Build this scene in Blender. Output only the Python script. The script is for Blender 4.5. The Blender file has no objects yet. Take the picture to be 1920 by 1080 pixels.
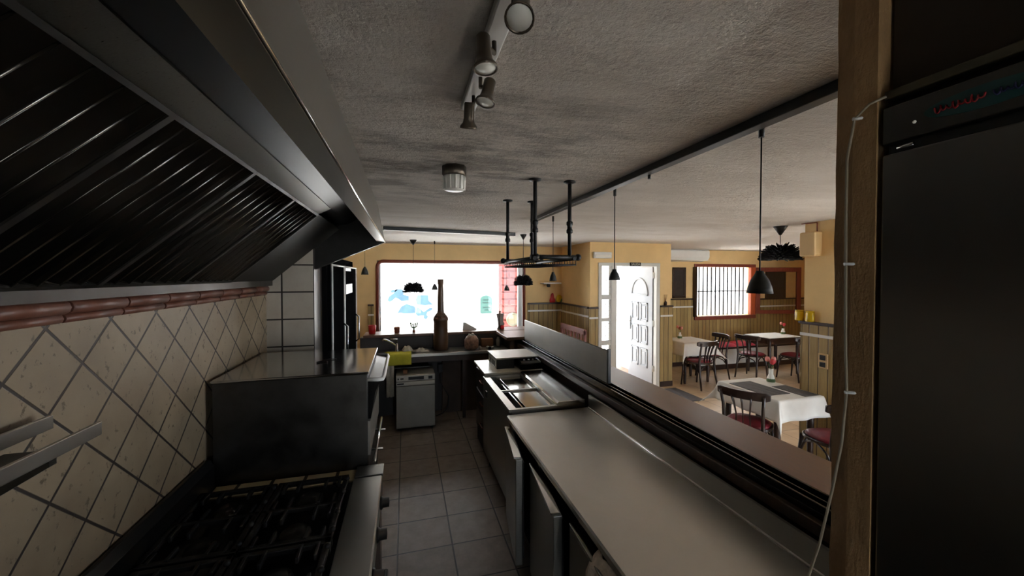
import bpy, bmesh, math, random
from mathutils import Vector, Matrix
R = math.radians
random.seed(7)
scn = bpy.context.scene
COL = scn.collection

# ------------------------------------------------------------------ camera, sky, sun, exposure
cd = bpy.data.cameras.new('camera')
cd.sensor_fit = 'HORIZONTAL'; cd.sensor_width = 36.0; cd.lens = 720.0 / 1920.0 * 36.0
cd.clip_start = 0.02
cam = bpy.data.objects.new('camera', cd); COL.objects.link(cam)
cam.location = (0, 0, 1.95)
cam.rotation_euler = (R(90 - 1.1), 0, R(-15.52)); cd.shift_y = -(23.0 - 720 * math.tan(R(1.1))) / 1920.0
scn.camera = cam

wd = bpy.data.worlds.new('sky'); scn.world = wd; wd.use_nodes = True
bg = wd.node_tree.nodes['Background']
bg.inputs[0].default_value = (0.80, 0.90, 1.0, 1); bg.inputs[1].default_value = 3.2

sd = bpy.data.lights.new('sun', 'SUN'); sd.energy = 20.0; sd.angle = R(0.6); sd.color = (1.0, 0.98, 0.95)
sun = bpy.data.objects.new('sun', sd); COL.objects.link(sun)
sun.rotation_euler = Vector((0.75, 0.25, -0.60)).to_track_quat('-Z', 'Y').to_euler()

def portal(name, x0, x1, z0, z1, y, rz=0, xc=None):
    l = bpy.data.lights.new(name, 'AREA'); l.shape = 'RECTANGLE'; l.size = x1 - x0; l.size_y = z1 - z0
    l.cycles.is_portal = True
    o = bpy.data.objects.new(name, l); COL.objects.link(o)
    o.location = ((x0 + x1) / 2 if xc is None else xc, y, (z0 + z1) / 2); o.rotation_euler = (R(-90), 0, R(rz))

vs = scn.view_settings
scn.display_settings.display_device = 'sRGB'
vs.view_transform = 'Standard'; vs.look = 'None'; vs.gamma = 1.0; vs.use_curve_mapping = False
vs.exposure = 1.75
try:
    scn.cycles.use_denoising = True
    scn.cycles.max_bounces = 14; scn.cycles.diffuse_bounces = 8; scn.cycles.glossy_bounces = 6
    scn.cycles.sample_clamp_indirect = 12.0
    scn.cycles.caustics_reflective = False; scn.cycles.caustics_refractive = False
except Exception:
    pass

# ------------------------------------------------------------------ mesh builder
class MB:
    def __init__(s):
        s.v = []; s.f = []; s.sm = []
    def add(s, vs_, fs, smooth=False):
        o = len(s.v); s.v += [Vector(p) for p in vs_]
        for f in fs:
            s.f.append([i + o for i in f]); s.sm.append(smooth)
        return s
    def box(s, x0, x1, y0, y1, z0, z1, M=None):
        if x0 > x1: x0, x1 = x1, x0
        if y0 > y1: y0, y1 = y1, y0
        if z0 > z1: z0, z1 = z1, z0
        P = [(x0,y0,z0),(x1,y0,z0),(x1,y1,z0),(x0,y1,z0),(x0,y0,z1),(x1,y0,z1),(x1,y1,z1),(x0,y1,z1)]
        if M is not None: P = [M @ Vector(p) for p in P]
        return s.add(P, [(0,3,2,1),(4,5,6,7),(0,1,5,4),(1,2,6,5),(2,3,7,6),(3,0,4,7)])
    def prism(s, poly, axis, a, b, M=None):
        n = len(poly)
        def pt(p, t):
            q = {'x': (t, p[0], p[1]), 'y': (p[0], t, p[1]), 'z': (p[0], p[1], t)}[axis]
            return M @ Vector(q) if M is not None else q
        P = [pt(p, a) for p in poly] + [pt(p, b) for p in poly]
        F = [tuple(range(n)), tuple(range(2*n - 1, n - 1, -1))]
        F += [(i, i + n, (i + 1) % n + n, (i + 1) % n) for i in range(n)]
        return s.add(P, F)
    def tube(s, pts, r, n=8, caps=True, flat=1.0):
        pts = [Vector(p) for p in pts]; m = len(pts)
        rr = r if isinstance(r, (list, tuple)) else [r] * m
        t0 = (pts[1] - pts[0]).normalized()
        up = Vector((0, 0, 1)) if abs(t0.z) < 0.9 else Vector((1, 0, 0))
        a = t0.cross(up).normalized(); P = []
        for i in range(m):
            t = (pts[min(i + 1, m - 1)] - pts[max(i - 1, 0)]).normalized()
            a = (a - t * a.dot(t)).normalized(); b = t.cross(a)
            for k in range(n):
                th = 2 * math.pi * k / n
                P.append(pts[i] + rr[i] * (math.cos(th) * a + flat * math.sin(th) * b))
        F = [(i*n + k, i*n + (k+1) % n, (i+1)*n + (k+1) % n, (i+1)*n + k) for i in range(m - 1) for k in range(n)]
        s.add(P, F, True)
        if caps:
            o = len(s.v) - m * n
            s.f.append([o + k for k in range(n)][::-1]); s.sm.append(False)
            s.f.append([o + (m - 1) * n + k for k in range(n)]); s.sm.append(False)
        return s
    def lathe(s, prof, c=(0, 0, 0), n=20, M=None, sx=1, sy=1):
        c = Vector(c); m = len(prof); P = []
        for r, z in prof:
            for k in range(n):
                th = 2 * math.pi * k / n
                q = Vector((max(r, 1e-4) * math.cos(th) * sx, max(r, 1e-4) * math.sin(th) * sy, z))
                P.append((M @ q if M is not None else q) + c)
        F = [(i*n + k, i*n + (k+1) % n, (i+1)*n + (k+1) % n, (i+1)*n + k) for i in range(m - 1) for k in range(n)]
        F2 = [tuple(range(n))[::-1], tuple((m - 1) * n + k for k in range(n))]
        o = len(s.v); s.add(P, F, True)
        for f in F2:
            s.f.append([o + i for i in f]); s.sm.append(False)
        return s
    def ball(s, c, r, n=12, sz=1.0, sx=1.0, sy=1.0):
        m = max(6, n // 2)
        prof = [(r * math.sin(math.pi * i / m), -r * sz * math.cos(math.pi * i / m)) for i in range(m + 1)]
        return s.lathe(prof, c, n, None, sx, sy)
    def grid(s, fn, nu, nv, th=0.0, smooth=True):
        P = [fn(i / nu, j / nv) for i in range(nu + 1) for j in range(nv + 1)]
        F = [(i*(nv+1)+j, (i+1)*(nv+1)+j, (i+1)*(nv+1)+j+1, i*(nv+1)+j+1) for i in range(nu) for j in range(nv)]
        return s.add(P, F, smooth)
    def bounds(s):
        return [(min(p[i] for p in s.v), max(p[i] for p in s.v)) for i in range(3)]
    def build(s, name, mat, parent=None, bevel=0.0, origin=None, solid=0.0, sub=0):
        if parent is not None:
            org = Vector((0, 0, 0)); q = parent
            while q is not None:
                org += q.location; q = q.parent
        elif origin is not None: org = Vector(origin)
        else: org = Vector((0, 0, 0))
        me = bpy.data.meshes.new(name)
        me.from_pydata([tuple(p - org) for p in s.v], [], s.f)
        for p, sm in zip(me.polygons, s.sm): p.use_smooth = sm
        bm = bmesh.new(); bm.from_mesh(me); bmesh.ops.recalc_face_normals(bm, faces=bm.faces); bm.to_mesh(me); bm.free()
        me.materials.append(mat)
        o = bpy.data.objects.new(name, me); COL.objects.link(o)
        if parent is not None: o.parent = parent
        else: o.location = org
        if solid:
            m = o.modifiers.new('solid', 'SOLIDIFY'); m.thickness = solid; m.offset = 0
        if bevel:
            m = o.modifiers.new('bevel', 'BEVEL'); m.width = bevel; m.segments = 2; m.limit_method = 'ANGLE'; m.angle_limit = R(50)
        if sub:
            m = o.modifiers.new('sub', 'SUBSURF'); m.levels = sub; m.render_levels = sub
        return o

def tag(o, label=None, cat=None, group=None, kind=None):
    if label: o['label'] = label
    if cat: o['category'] = cat
    if group: o['group'] = group
    if kind: o['kind'] = kind
    return o
def thing(name, label, cat, loc=(0, 0, 0), group=None, kind=None):
    o = bpy.data.objects.new(name, None); COL.objects.link(o); o.location = loc
    o.empty_display_size = 0.1
    return tag(o, label, cat, group, kind)
def solo(mb, name, mat, label, cat, group=None, **k):
    b = mb.bounds()
    o = mb.build(name, mat, None, origin=((b[0][0]+b[0][1])/2, (b[1][0]+b[1][1])/2, b[2][0]), **k)
    return tag(o, label, cat, group)
def struct(mb, name, mat, label=None, cat=None, **k):
    o = mb.build(name, mat, None, **k)
    return tag(o, label or name.replace('_', ' '), cat or 'structure', None, 'structure')
def copy_tree(o, parent=None):
    c = o.copy(); COL.objects.link(c); c.parent = parent
    for ch in list(o.children): copy_tree(ch, c)
    return c
def B(*a): return MB().box(*a)
def feet(parent, xs, ys, h, r=0.022):
    for x_ in xs:
        for y_ in ys: MB().tube([(x_, y_, 0), (x_, y_, h)], r, 8).build('foot', MATS['black_paint'], parent)

# ------------------------------------------------------------------ materials
def lin(c):
    return tuple(((x/255)/12.92 if x/255 <= 0.04045 else ((x/255 + 0.055)/1.055)**2.4) for x in c) + (1.0,)
MATS = {}
class NT:
    def __init__(s, name):
        s.m = bpy.data.materials.new(name); s.m.use_nodes = True; s.t = s.m.node_tree
        s.p = s.t.nodes['Principled BSDF']
    def n(s, kind, **kw):
        nd = s.t.nodes.new(kind)
        for k, v in kw.items(): setattr(nd, k, v)
        return nd
    def l(s, a, b): s.t.links.new(a, b)
    def math(s, op, a, b=None, c=None):
        nd = s.n('ShaderNodeMath', operation=op)
        for i, x in enumerate((a, b, c)):
            if x is None: continue
            if isinstance(x, (int, float)): nd.inputs[i].default_value = x
            else: s.l(x, nd.inputs[i])
        return nd.outputs[0]
    def pos(s):
        g = s.n('ShaderNodeNewGeometry'); sp = s.n('ShaderNodeSeparateXYZ'); s.l(g.outputs['Position'], sp.inputs[0])
        return g.outputs['Position'], sp.outputs[0], sp.outputs[1], sp.outputs[2]
    def noise(s, vec, scale, detail=4, rough=0.55, stretch=None):
        if stretch:
            mp = s.n('ShaderNodeMapping'); mp.inputs['Scale'].default_value = stretch; s.l(vec, mp.inputs[0]); vec = mp.outputs[0]
        nd = s.n('ShaderNodeTexNoise'); nd.inputs['Scale'].default_value = scale; nd.inputs['Detail'].default_value = detail
        nd.inputs['Roughness'].default_value = rough; s.l(vec, nd.inputs['Vector'])
        return nd.outputs['Fac']
    def ramp(s, fac, stops):
        nd = s.n('ShaderNodeValToRGB'); e = nd.color_ramp.elements
        while len(e) < len(stops): e.new(0.5)
        for i, (p, c) in enumerate(stops):
            e[i].position = p; e[i].color = c if len(c) == 4 else tuple(c) + (1,)
        s.l(fac, nd.inputs[0]); return nd.outputs[0]
    def mix(s, fac, a, b, mode='MIX'):
        nd = s.n('ShaderNodeMix', data_type='RGBA', blend_type=mode)
        for sock, x in ((nd.inputs[0], fac), (nd.inputs[6], a), (nd.inputs[7], b)):
            if isinstance(x, (int, float)): sock.default_value = x
            elif isinstance(x, tuple): sock.default_value = x
            else: s.l(x, sock)
        return nd.outputs[2]
    def bump(s, h, strength=0.3, dist=0.01):
        nd = s.n('ShaderNodeBump'); nd.inputs['Strength'].default_value = strength; nd.inputs['Distance'].default_value = dist
        s.l(h, nd.inputs['Height']); s.l(nd.outputs[0], s.p.inputs['Normal'])
    def coord(s):
        return s.n('ShaderNodeTexCoord').outputs['Object']
def g(v): return (v, v, v, 1)

def mat(name, rgb, rough=0.5, metal=0.0, var=0.0, vscale=8, stretch=None, bump=0.0, bscale=60, rvar=0.0, spec=0.5, coat=0.0, lin_=False):
    """plain surface with procedural variation of its own colour, gloss and grain"""
    t = NT(name); c = rgb if lin_ else lin(rgb)
    P = t.p.inputs
    P['Base Color'].default_value = c; P['Roughness'].default_value = rough; P['Metallic'].default_value = metal
    P['Specular IOR Level'].default_value = spec
    if coat: P['Coat Weight'].default_value = coat; P['Coat Roughness'].default_value = 0.15
    vec = t.coord()
    if var or rvar:
        nz = t.noise(vec, vscale, 5, 0.6, stretch)
        if var:
            lo = tuple(max(0, x * (1 - var)) for x in c[:3]) + (1,); hi = tuple(min(1, x * (1 + var)) for x in c[:3]) + (1,)
            t.l(t.ramp(nz, [(0.3, lo), (0.7, hi)]), P['Base Color'])
        if rvar:
            t.l(t.ramp(nz, [(0.3, g(max(0.02, rough - rvar))), (0.7, g(min(1, rough + rvar)))]), P['Roughness'])
    if bump:
        t.bump(t.noise(vec, bscale, 3, 0.6, stretch), bump, 0.005)
    MATS[name] = t.m
    return t.m

steel = mat('brushed_steel', (150, 148, 142), 0.34, 1, 0.10, 30, (1, 12, 12), 0, 60, 0.07)
steel_top = mat('worktop_steel', (186, 183, 176), 0.33, 1, 0.05, 3.5, None, 0.02, 200, 0.035)
steel_pol = mat('polished_steel', (190, 188, 184), 0.13, 1, 0.04, 3, None, 0.05, 4, 0.03)
steel_dk = mat('greasy_steel', (80, 78, 75), 0.42, 1, 0.2, 9, None, 0, 60, 0.1)
steel_filter = mat('filter_steel', (104, 101, 97), 0.24, 1, 0.1, 5)
chrome = mat('chrome', (205, 205, 205), 0.12, 1)
iron = mat('cast_iron', (22, 21, 21), 0.55, 0, 0.3, 20, None, 0.3, 150)
enamel = mat('black_enamel', (14, 14, 15), 0.3, 0, 0.2, 10)
blackm = mat('black_paint', (20, 20, 21), 0.45, 0, 0.2, 12)
blackgl = mat('black_gloss', (10, 10, 11), 0.18, 0, 0.1, 10)
dkwood = mat('dark_stained_wood', (52, 34, 26), 0.4, 0, 0.35, 6, (1, 1, 0.12), 0.15, 40)
barwood = mat('bar_top_wood', (112, 82, 66), 0.36, 0, 0.18, 9, (9, 0.7, 1), 0.08, 30, 0.05)
ledgewood = mat('ledge_wood', (62, 46, 36), 0.4, 0, 0.3, 9, (0.7, 9, 1), 0.1, 30)
chairwood = mat('bentwood_dark', (38, 22, 18), 0.32, 0, 0.3, 12, None, 0.05, 60, 0.05, 0.5, 0.3)
redseat = mat('red_vinyl', (112, 22, 36), 0.45, 0, 0.15, 12, None, 0.1, 80)
redcush = mat('red_cushion_cloth', (168, 44, 58), 0.8, 0, 0.25, 14, None, 0.2, 60)
cloth = mat('white_tablecloth', (228, 226, 220), 0.85, 0, 0.04, 10, None, 0.1, 120)
runner = mat('grey_placemat_cloth', (92, 90, 88), 0.85, 0, 0.3, 30, (1, 14, 1), 0.1, 120)
white = mat('white_plastic', (226, 226, 222), 0.4, 0, 0.04, 6)
upvc = mat('white_upvc', (214, 214, 208), 0.35, 0, 0.03, 6)
frosty = mat('frosted_lamp_glass', (236, 234, 224), 0.35, 0, 0.03, 8)
wallpaint = mat('ochre_wall_paint', (234, 202, 146), 0.85, 0, 0.06, 3, None, 0.12, 90)
darkwall = mat('brown_wall_paint', (64, 54, 44), 0.85, 0, 0.2, 5, None, 0.1, 60)
sinkback = mat('dark_backsplash', (58, 54, 52), 0.5, 0, 0.2, 5)
underwall = mat('brown_plaster', (92, 80, 72), 0.9, 0, 0.2, 4, None, 0.15, 50)
offpaint = mat('beige_plastic', (208, 176, 124), 0.55, 0, 0.05, 6)
bronze = mat('bronze_spot', (92, 83, 72), 0.38, 0.7, 0.15, 12)
leafpaint = mat('white_door_paint', (172, 176, 182), 0.4, 0, 0.03, 6)
shade = mat('grey_green_shade', (44, 48, 46), 0.6, 0, 0.1, 12)
feather = mat('black_feathers', (16, 17, 20), 0.8, 0, 0.3, 30)
brownglaze = mat('brown_glaze', (84, 62, 44), 0.4, 0, 0.2, 5, None, 0.05, 30)
terracotta = mat('terracotta_trim', (112, 72, 58), 0.42, 0, 0.3, 14, None, 0.15, 60)
clay = mat('clay_pot', (150, 84, 58), 0.75, 0, 0.15, 12)
redm = mat('red_glaze', (190, 30, 32), 0.35, 0, 0.1, 8)
green = mat('cactus_green', (74, 96, 56), 0.7, 0, 0.2, 20)
stemgreen = mat('stem_green', (70, 112, 60), 0.6, 0, 0.2, 20)
petal = mat('tulip_red', (206, 62, 66), 0.6, 0, 0.25, 18)
petalp = mat('tulip_pink', (232, 150, 140), 0.6, 0, 0.2, 18)
yellowc = mat('yellow_cloth', (206, 200, 66), 0.85, 0, 0.1, 12, None, 0.2, 80)
yellowj = mat('yellow_glass', (214, 176, 30), 0.25, 0, 0.15, 10)
rag = mat('pale_rag', (196, 190, 176), 0.9, 0, 0.15, 20, None, 0.5, 90)
cableg = mat('grey_cable', (150, 138, 116), 0.55, 0, 0.08, 20)
cardboard = mat('cardboard', (140, 100, 72), 0.85, 0, 0.1, 12)
bagm = mat('patterned_jar', (150, 116, 96), 0.6, 0, 0.6, 26)
marble = mat('cream_marble', (214, 206, 186), 0.25, 0, 0.12, 7)
orangew = mat('daylit_frame_wood', (190, 92, 54), 0.4, 0, 0.15, 9, (6, 6, 0.7), 0.05, 40)
redwood = mat('reddish_wood', (128, 62, 48), 0.45, 0, 0.2, 9, (6, 6, 0.7), 0.05, 40)
picture = mat('dark_print', (44, 38, 38), 0.4, 0, 0.6, 7)
doormatm = mat('grey_doormat', (84, 80, 80), 0.95, 0, 0.2, 40, None, 0.4, 200)
tealp = mat('teal_enamel', (84, 148, 140), 0.4, 0, 0.1, 6)
oliv = mat('olive_trunking', (74, 68, 48), 0.6, 0, 0.2, 8)
greyscr = mat('grey_screen', (168, 164, 154), 0.5, 0.1, 0.08, 5, None, 0, 60, 0.06)
appl = mat('appliance_grey', (150, 146, 138), 0.4, 0.55, 0.08, 6)
applb = mat('appliance_pale', (188, 184, 174), 0.4, 0.3, 0.05, 6)
tealoval = mat('teal_badge', (24, 78, 76), 0.4, 0, 0.2, 9)
redink = mat('red_badge_ink', (150, 26, 34), 0.5, 0, 0.1, 9)
blueink = mat('blue_badge_ink', (34, 38, 84), 0.5, 0, 0.1, 9)
paleink = mat('pale_sign_ink', (200, 200, 184), 0.6, 0, 0.05, 9)
murblue = mat('blue_mural_paint', (0.027, 0.054, 0.078, 1), 0.9, 0, 0.25, 3, None, 0, 60, 0, 0.2, 0, True)
streetw = mat('white_street_render', (0.50, 0.505, 0.51, 1), 0.95, 0, 0.06, 1.5, None, 0.25, 18, 0, 0.1, 0, True)
redstreet = mat('red_painted_door', (0.075, 0.0145, 0.012, 1), 0.6, 0, 0.15, 5, None, 0, 60, 0, 0.2, 0, True)
tealstreet = mat('teal_plaque', (0.023, 0.054, 0.048, 1), 0.6, 0, 0.12, 7, None, 0, 60, 0, 0.2, 0, True)
tealline = mat('teal_plaque_ink', (0.012, 0.028, 0.026, 1), 0.6, 0, 0, 7, None, 0, 60, 0, 0.2, 0, True)
discm = mat('cream_round_plate', (0.068, 0.058, 0.038, 1), 0.6, 0, 0.08, 7, None, 0, 60, 0, 0.2, 0, True)
pave = mat('pale_paving', (0.60, 0.58, 0.55, 1), 0.9, 0, 0.15, 4, None, 0.2, 30, 0, 0.2, 0, True)
stepm = mat('terracotta_step', (0.36, 0.24, 0.17, 1), 0.7, 0, 0.2, 8, None, 0, 60, 0, 0.3, 0, True)

def m_glass():
    t = NT('window_glass'); nt = t.t
    tr = t.n('ShaderNodeBsdfTransparent'); gl = t.n('ShaderNodeBsdfGlossy'); gl.inputs['Roughness'].default_value = 0.02
    fr = t.n('ShaderNodeFresnel'); fr.inputs[0].default_value = 1.35
    mx = t.n('ShaderNodeMixShader'); t.l(fr.outputs[0], mx.inputs[0]); t.l(tr.outputs[0], mx.inputs[1]); t.l(gl.outputs[0], mx.inputs[2])
    t.l(mx.outputs[0], nt.nodes['Material Output'].inputs[0]); return t.m
glass = m_glass()

def m_walltile():
    """square travertine tiles set on the diagonal, dark joints"""
    t = NT('diagonal_tile'); pos, x, y, z = t.pos()
    D = 0.2475; DZ = 0.2475
    a = t.math('DIVIDE', t.math('SUBTRACT', y, 1.381), D); b = t.math('DIVIDE', t.math('SUBTRACT', z, 1.802), DZ)
    def edge(u):
        f = t.math('FRACT', u); return t.math('MINIMUM', f, t.math('SUBTRACT', 1.0, f))
    e = t.math('MINIMUM', edge(t.math('ADD', a, b)), edge(t.math('SUBTRACT', a, b)))
    joint = t.math('SMOOTH_MIN', t.math('MULTIPLY', t.math('SUBTRACT', e, 0.018), 90.0), 1.0, 0.05)
    joint = t.math('MAXIMUM', joint, 0.0)
    n1 = t.noise(pos, 3.5, 5); n2 = t.noise(pos, 34, 6, 0.65, (1, 1, 0.8)); n3 = t.noise(pos, 120, 3)
    base = t.ramp(n1, [(0.3, lin((130, 114, 93))), (0.7, lin((156, 140, 116)))])
    pit = t.ramp(n2, [(0.35, g(0.0)), (0.41, g(1.0))])
    base = t.mix(pit, lin((104, 90, 72)), base)
    t.l(t.mix(joint, lin((52, 44, 40)), base), t.p.inputs['Base Color'])
    t.p.inputs['Roughness'].default_value = 0.5
    h = t.math('ADD', t.math('MULTIPLY', joint, 1.0), t.math('ADD', t.math('MULTIPLY', pit, 0.18), t.math('MULTIPLY', n3, 0.12)))
    t.bump(h, 0.6, 0.004); return t.m
walltile = m_walltile()

def m_squaretile(name, axis, pu, ou, pv, ov, c0, c1, cj, jw=0.012, rough=0.4, ns=5.0, bumpn=0.1):
    t = NT(name); pos, x, y, z = t.pos(); d = {'x': x, 'y': y, 'z': z}
    u = t.math('DIVIDE', t.math('SUBTRACT', d[axis[0]], ou), pu); v = t.math('DIVIDE', t.math('SUBTRACT', d[axis[1]], ov), pv)
    def edge(q):
        f = t.math('FRACT', q); return t.math('MINIMUM', f, t.math('SUBTRACT', 1.0, f))
    e = t.math('MINIMUM', edge(u), edge(v))
    j = t.math('MAXIMUM', t.math('MINIMUM', t.math('MULTIPLY', t.math('SUBTRACT', e, jw), 120.0), 1.0), 0.0)
    n1 = t.noise(pos, ns, 6, 0.65)
    wn = t.n('ShaderNodeTexWhiteNoise'); wn.noise_dimensions = '2D'
    cb = t.n('ShaderNodeCombineXYZ'); t.l(t.math('FLOOR', u), cb.inputs[0]); t.l(t.math('FLOOR', v), cb.inputs[1]); t.l(cb.outputs[0], wn.inputs['Vector'])
    f = t.math('ADD', t.math('MULTIPLY', n1, 0.8), t.math('MULTIPLY', wn.outputs['Value'], 0.2))
    base = t.ramp(f, [(0.3, lin(c0)), (0.7, lin(c1))])
    t.l(t.mix(j, lin(cj), base), t.p.inputs['Base Color']); t.p.inputs['Roughness'].default_value = rough
    t.bump(t.math('ADD', j, t.math('MULTIPLY', t.noise(pos, 40, 4), bumpn)), 0.4, 0.003); return t.m
kfloor = m_squaretile('kitchen_floor_tile', 'xy', 0.383, -0.063, 0.3475, 3.113, (112, 98, 88), (148, 134, 122), (46, 40, 38), 0.010, 0.38, 9)
dfloor = m_squaretile('dining_floor_tile', 'xy', 0.40, 0.1, 0.40, 0.1, (190, 162, 130), (214, 190, 160), (150, 128, 104), 0.008, 0.28, 4)
whitetile = m_squaretile('plain_wall_tile', 'xz', 0.215, -0.655, 0.20, 1.83, (176, 166, 150), (204, 196, 182), (50, 44, 40), 0.022, 0.35, 4)
whitetile_s = m_squaretile('plain_wall_tile_side', 'yz', 0.30, 3.15, 0.20, 1.83, (176, 166, 150), (204, 196, 182), (50, 44, 40), 0.022, 0.35, 4)
ledgetile = m_squaretile('cream_ledge_tile', 'xy', 0.155, -0.20, 0.30, 2.0, (196, 180, 146), (216, 202, 172), (40, 34, 30), 0.05, 0.4, 6)

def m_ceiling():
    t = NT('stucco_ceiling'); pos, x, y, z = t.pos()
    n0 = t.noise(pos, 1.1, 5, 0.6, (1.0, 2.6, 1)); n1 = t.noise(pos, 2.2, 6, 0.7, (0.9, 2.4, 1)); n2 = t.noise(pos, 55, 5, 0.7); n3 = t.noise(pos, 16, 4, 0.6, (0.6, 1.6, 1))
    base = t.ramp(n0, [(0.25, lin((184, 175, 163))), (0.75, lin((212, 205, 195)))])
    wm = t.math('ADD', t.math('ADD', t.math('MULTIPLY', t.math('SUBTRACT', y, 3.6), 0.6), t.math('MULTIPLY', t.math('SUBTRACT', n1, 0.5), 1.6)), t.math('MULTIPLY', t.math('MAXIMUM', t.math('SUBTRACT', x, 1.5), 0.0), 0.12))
    base = t.mix(t.math('MINIMUM', t.math('MAXIMUM', wm, 0.0), 1.0), base, lin((232, 230, 226)))  # whiter toward the window end, painting in the brighter daylight there
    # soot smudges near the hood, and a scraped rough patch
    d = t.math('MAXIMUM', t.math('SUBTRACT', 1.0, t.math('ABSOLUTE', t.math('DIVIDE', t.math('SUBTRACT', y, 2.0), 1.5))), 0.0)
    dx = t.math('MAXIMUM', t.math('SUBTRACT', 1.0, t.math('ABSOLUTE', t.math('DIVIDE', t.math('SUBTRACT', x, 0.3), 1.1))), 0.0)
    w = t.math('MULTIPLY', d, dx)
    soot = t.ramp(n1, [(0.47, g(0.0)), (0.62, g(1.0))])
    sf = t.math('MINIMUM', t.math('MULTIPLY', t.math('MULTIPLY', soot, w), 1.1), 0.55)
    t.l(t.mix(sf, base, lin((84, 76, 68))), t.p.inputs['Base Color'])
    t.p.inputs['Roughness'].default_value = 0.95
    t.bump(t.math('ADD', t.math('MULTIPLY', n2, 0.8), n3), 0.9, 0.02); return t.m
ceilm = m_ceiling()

def m_boards(name, axis, pitch=0.095):
    t = NT(name); pos, x, y, z = t.pos(); s = {'x': x, 'y': y}[axis]
    u = t.math('DIVIDE', s, pitch); f = t.math('FRACT', u); e = t.math('MINIMUM', f, t.math('SUBTRACT', 1.0, f))
    j = t.math('MAXIMUM', t.math('MINIMUM', t.math('MULTIPLY', t.math('SUBTRACT', e, 0.03), 25.0), 1.0), 0.0)
    wn = t.n('ShaderNodeTexWhiteNoise'); wn.noise_dimensions = '1D'; t.l(t.math('FLOOR', u), wn.inputs['W'])
    gr = t.noise(pos, 7, 5, 0.6, (9, 9, 0.6))
    fac = t.math('ADD', t.math('MULTIPLY', gr, 0.7), t.math('MULTIPLY', wn.outputs['Value'], 0.3))
    base = t.ramp(fac, [(0.25, lin((138, 112, 66))), (0.75, lin((184, 160, 104)))])
    t.l(t.mix(j, lin((74, 56, 34)), base), t.p.inputs['Base Color']); t.p.inputs['Roughness'].default_value = 0.55
    t.bump(j, 0.5, 0.004); return t.m
boards_x = m_boards('pine_boards_facing_room', 'x'); boards_y = m_boards('pine_boards_side', 'y')

def m_post():
    t = NT('rough_plastered_post'); pos, x, y, z = t.pos()
    n1 = t.noise(pos, 9, 6, 0.7, (1, 1, 0.5)); n2 = t.noise(pos, 70, 5, 0.7, (1, 1, 0.35)); n3 = t.noise(pos, 30, 4, 0.6)
    base = t.ramp(n1, [(0.3, lin((132, 102, 66))), (0.7, lin((176, 140, 96)))])
    fl = t.ramp(n2, [(0.62, g(0.0)), (0.70, g(1.0))])
    t.l(t.mix(t.math('MULTIPLY', fl, 0.6), base, lin((176, 150, 110))), t.p.inputs['Base Color'])
    t.p.inputs['Roughness'].default_value = 0.85
    t.bump(t.math('ADD', n3, t.math('MULTIPLY', n2, 0.7)), 0.7, 0.006); return t.m
postm = m_post()

def m_towel():
    return mat('woven_towel', (196, 178, 156), 0.95, 0, 0.2, 40, None, 0.8, 70)
towelm = m_towel()

cabm = mat('cabinet_black', (16, 16, 17), 0.85, 0, 0.2, 9, None, 0, 60, 0, 0.0)
soot = mat('sooty_steel', (40, 39, 37), 0.55, 0.6, 0.25, 7)
# ------------------------------------------------------------------ the room shell
CZ = 2.51
YF = 7.0          # front wall
struct(B(-1.3, 1.70, -1.6, 7.2, -0.12, 0.0), 'floor', kfloor, 'brown square floor tiles of the kitchen aisle', 'floor')
struct(MB().box(1.70, 7.2, -1.6, 7.2, -0.12, 0.0).box(7.2, 10.5, 3.9, 7.2, -0.12, 0.0), 'floor_dining', dfloor, 'warm beige floor tiles of the dining room', 'floor')
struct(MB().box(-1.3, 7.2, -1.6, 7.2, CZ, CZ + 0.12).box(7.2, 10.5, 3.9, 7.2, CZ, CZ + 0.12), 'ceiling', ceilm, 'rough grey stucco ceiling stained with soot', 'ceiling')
struct(B(-1.17, -0.97, -1.6, 3.15, 0, CZ), 'wall_left', walltile, 'kitchen wall of diagonal cream tiles with dark joints', 'wall')
struct(B(-1.3, -0.655, 3.15, 3.42, 0, CZ), 'wall_pier', whitetile, 'tiled pier at the end of the diagonal tile wall', 'wall')
struct(B(-1.5, -1.3, 3.42, 7.2, 0, CZ), 'wall_left_far', wallpaint, 'ochre wall behind the black drinks cabinet', 'wall')
W4 = (3.3, 6.75, 0.04, 2.44); DB = (0.36, 0.60, 2.05)  # unseen back window and rear gap, both added to let fill light in
struct(MB().box(-1.17, DB[0], -1.8, -1.6, 0, CZ).box(DB[1], W4[0], -1.8, -1.6, 0, CZ).box(DB[0], DB[1], -1.8, -1.6, DB[2], CZ), 'wall_back', darkwall, 'wall behind the kitchen with a narrow gap added for light', 'wall')
v = MB(); v.box(W4[0], W4[1], -1.8, -1.6, 0, W4[2]); v.box(W4[0], W4[1], -1.8, -1.6, W4[3], CZ); v.box(W4[1], 7.2, -1.8, -1.6, 0, CZ)
struct(v, 'wall_back_dining', wallpaint, 'wall around the unseen window added for light at the camera end of the dining room', 'wall')
w4 = thing('added_window_4', 'unseen wide window added for light at the camera end of the dining room', 'window', (4.3, -1.7, W4[2]), kind='structure')
m = MB()
for k in range(6):
    xx = W4[0] + k * (W4[1] - W4[0] - 0.06) / 5; m.box(xx, xx + 0.06, -1.74, -1.66, W4[2], W4[3])
m.box(W4[0], W4[1], -1.74, -1.66, W4[2], W4[2] + 0.06); m.box(W4[0], W4[1], -1.74, -1.66, W4[3] - 0.06, W4[3])
m.build('frame', redwood, w4)
B(W4[0] + 0.03, W4[1] - 0.03, -1.703, -1.697, W4[2] + 0.03, W4[3] - 0.03).build('pane', glass, w4)
struct(B(10.3, 10.5, 3.9, 7.0, 0, CZ), 'wall_right', wallpaint, 'far side wall of the dining room', 'wall')

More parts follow.
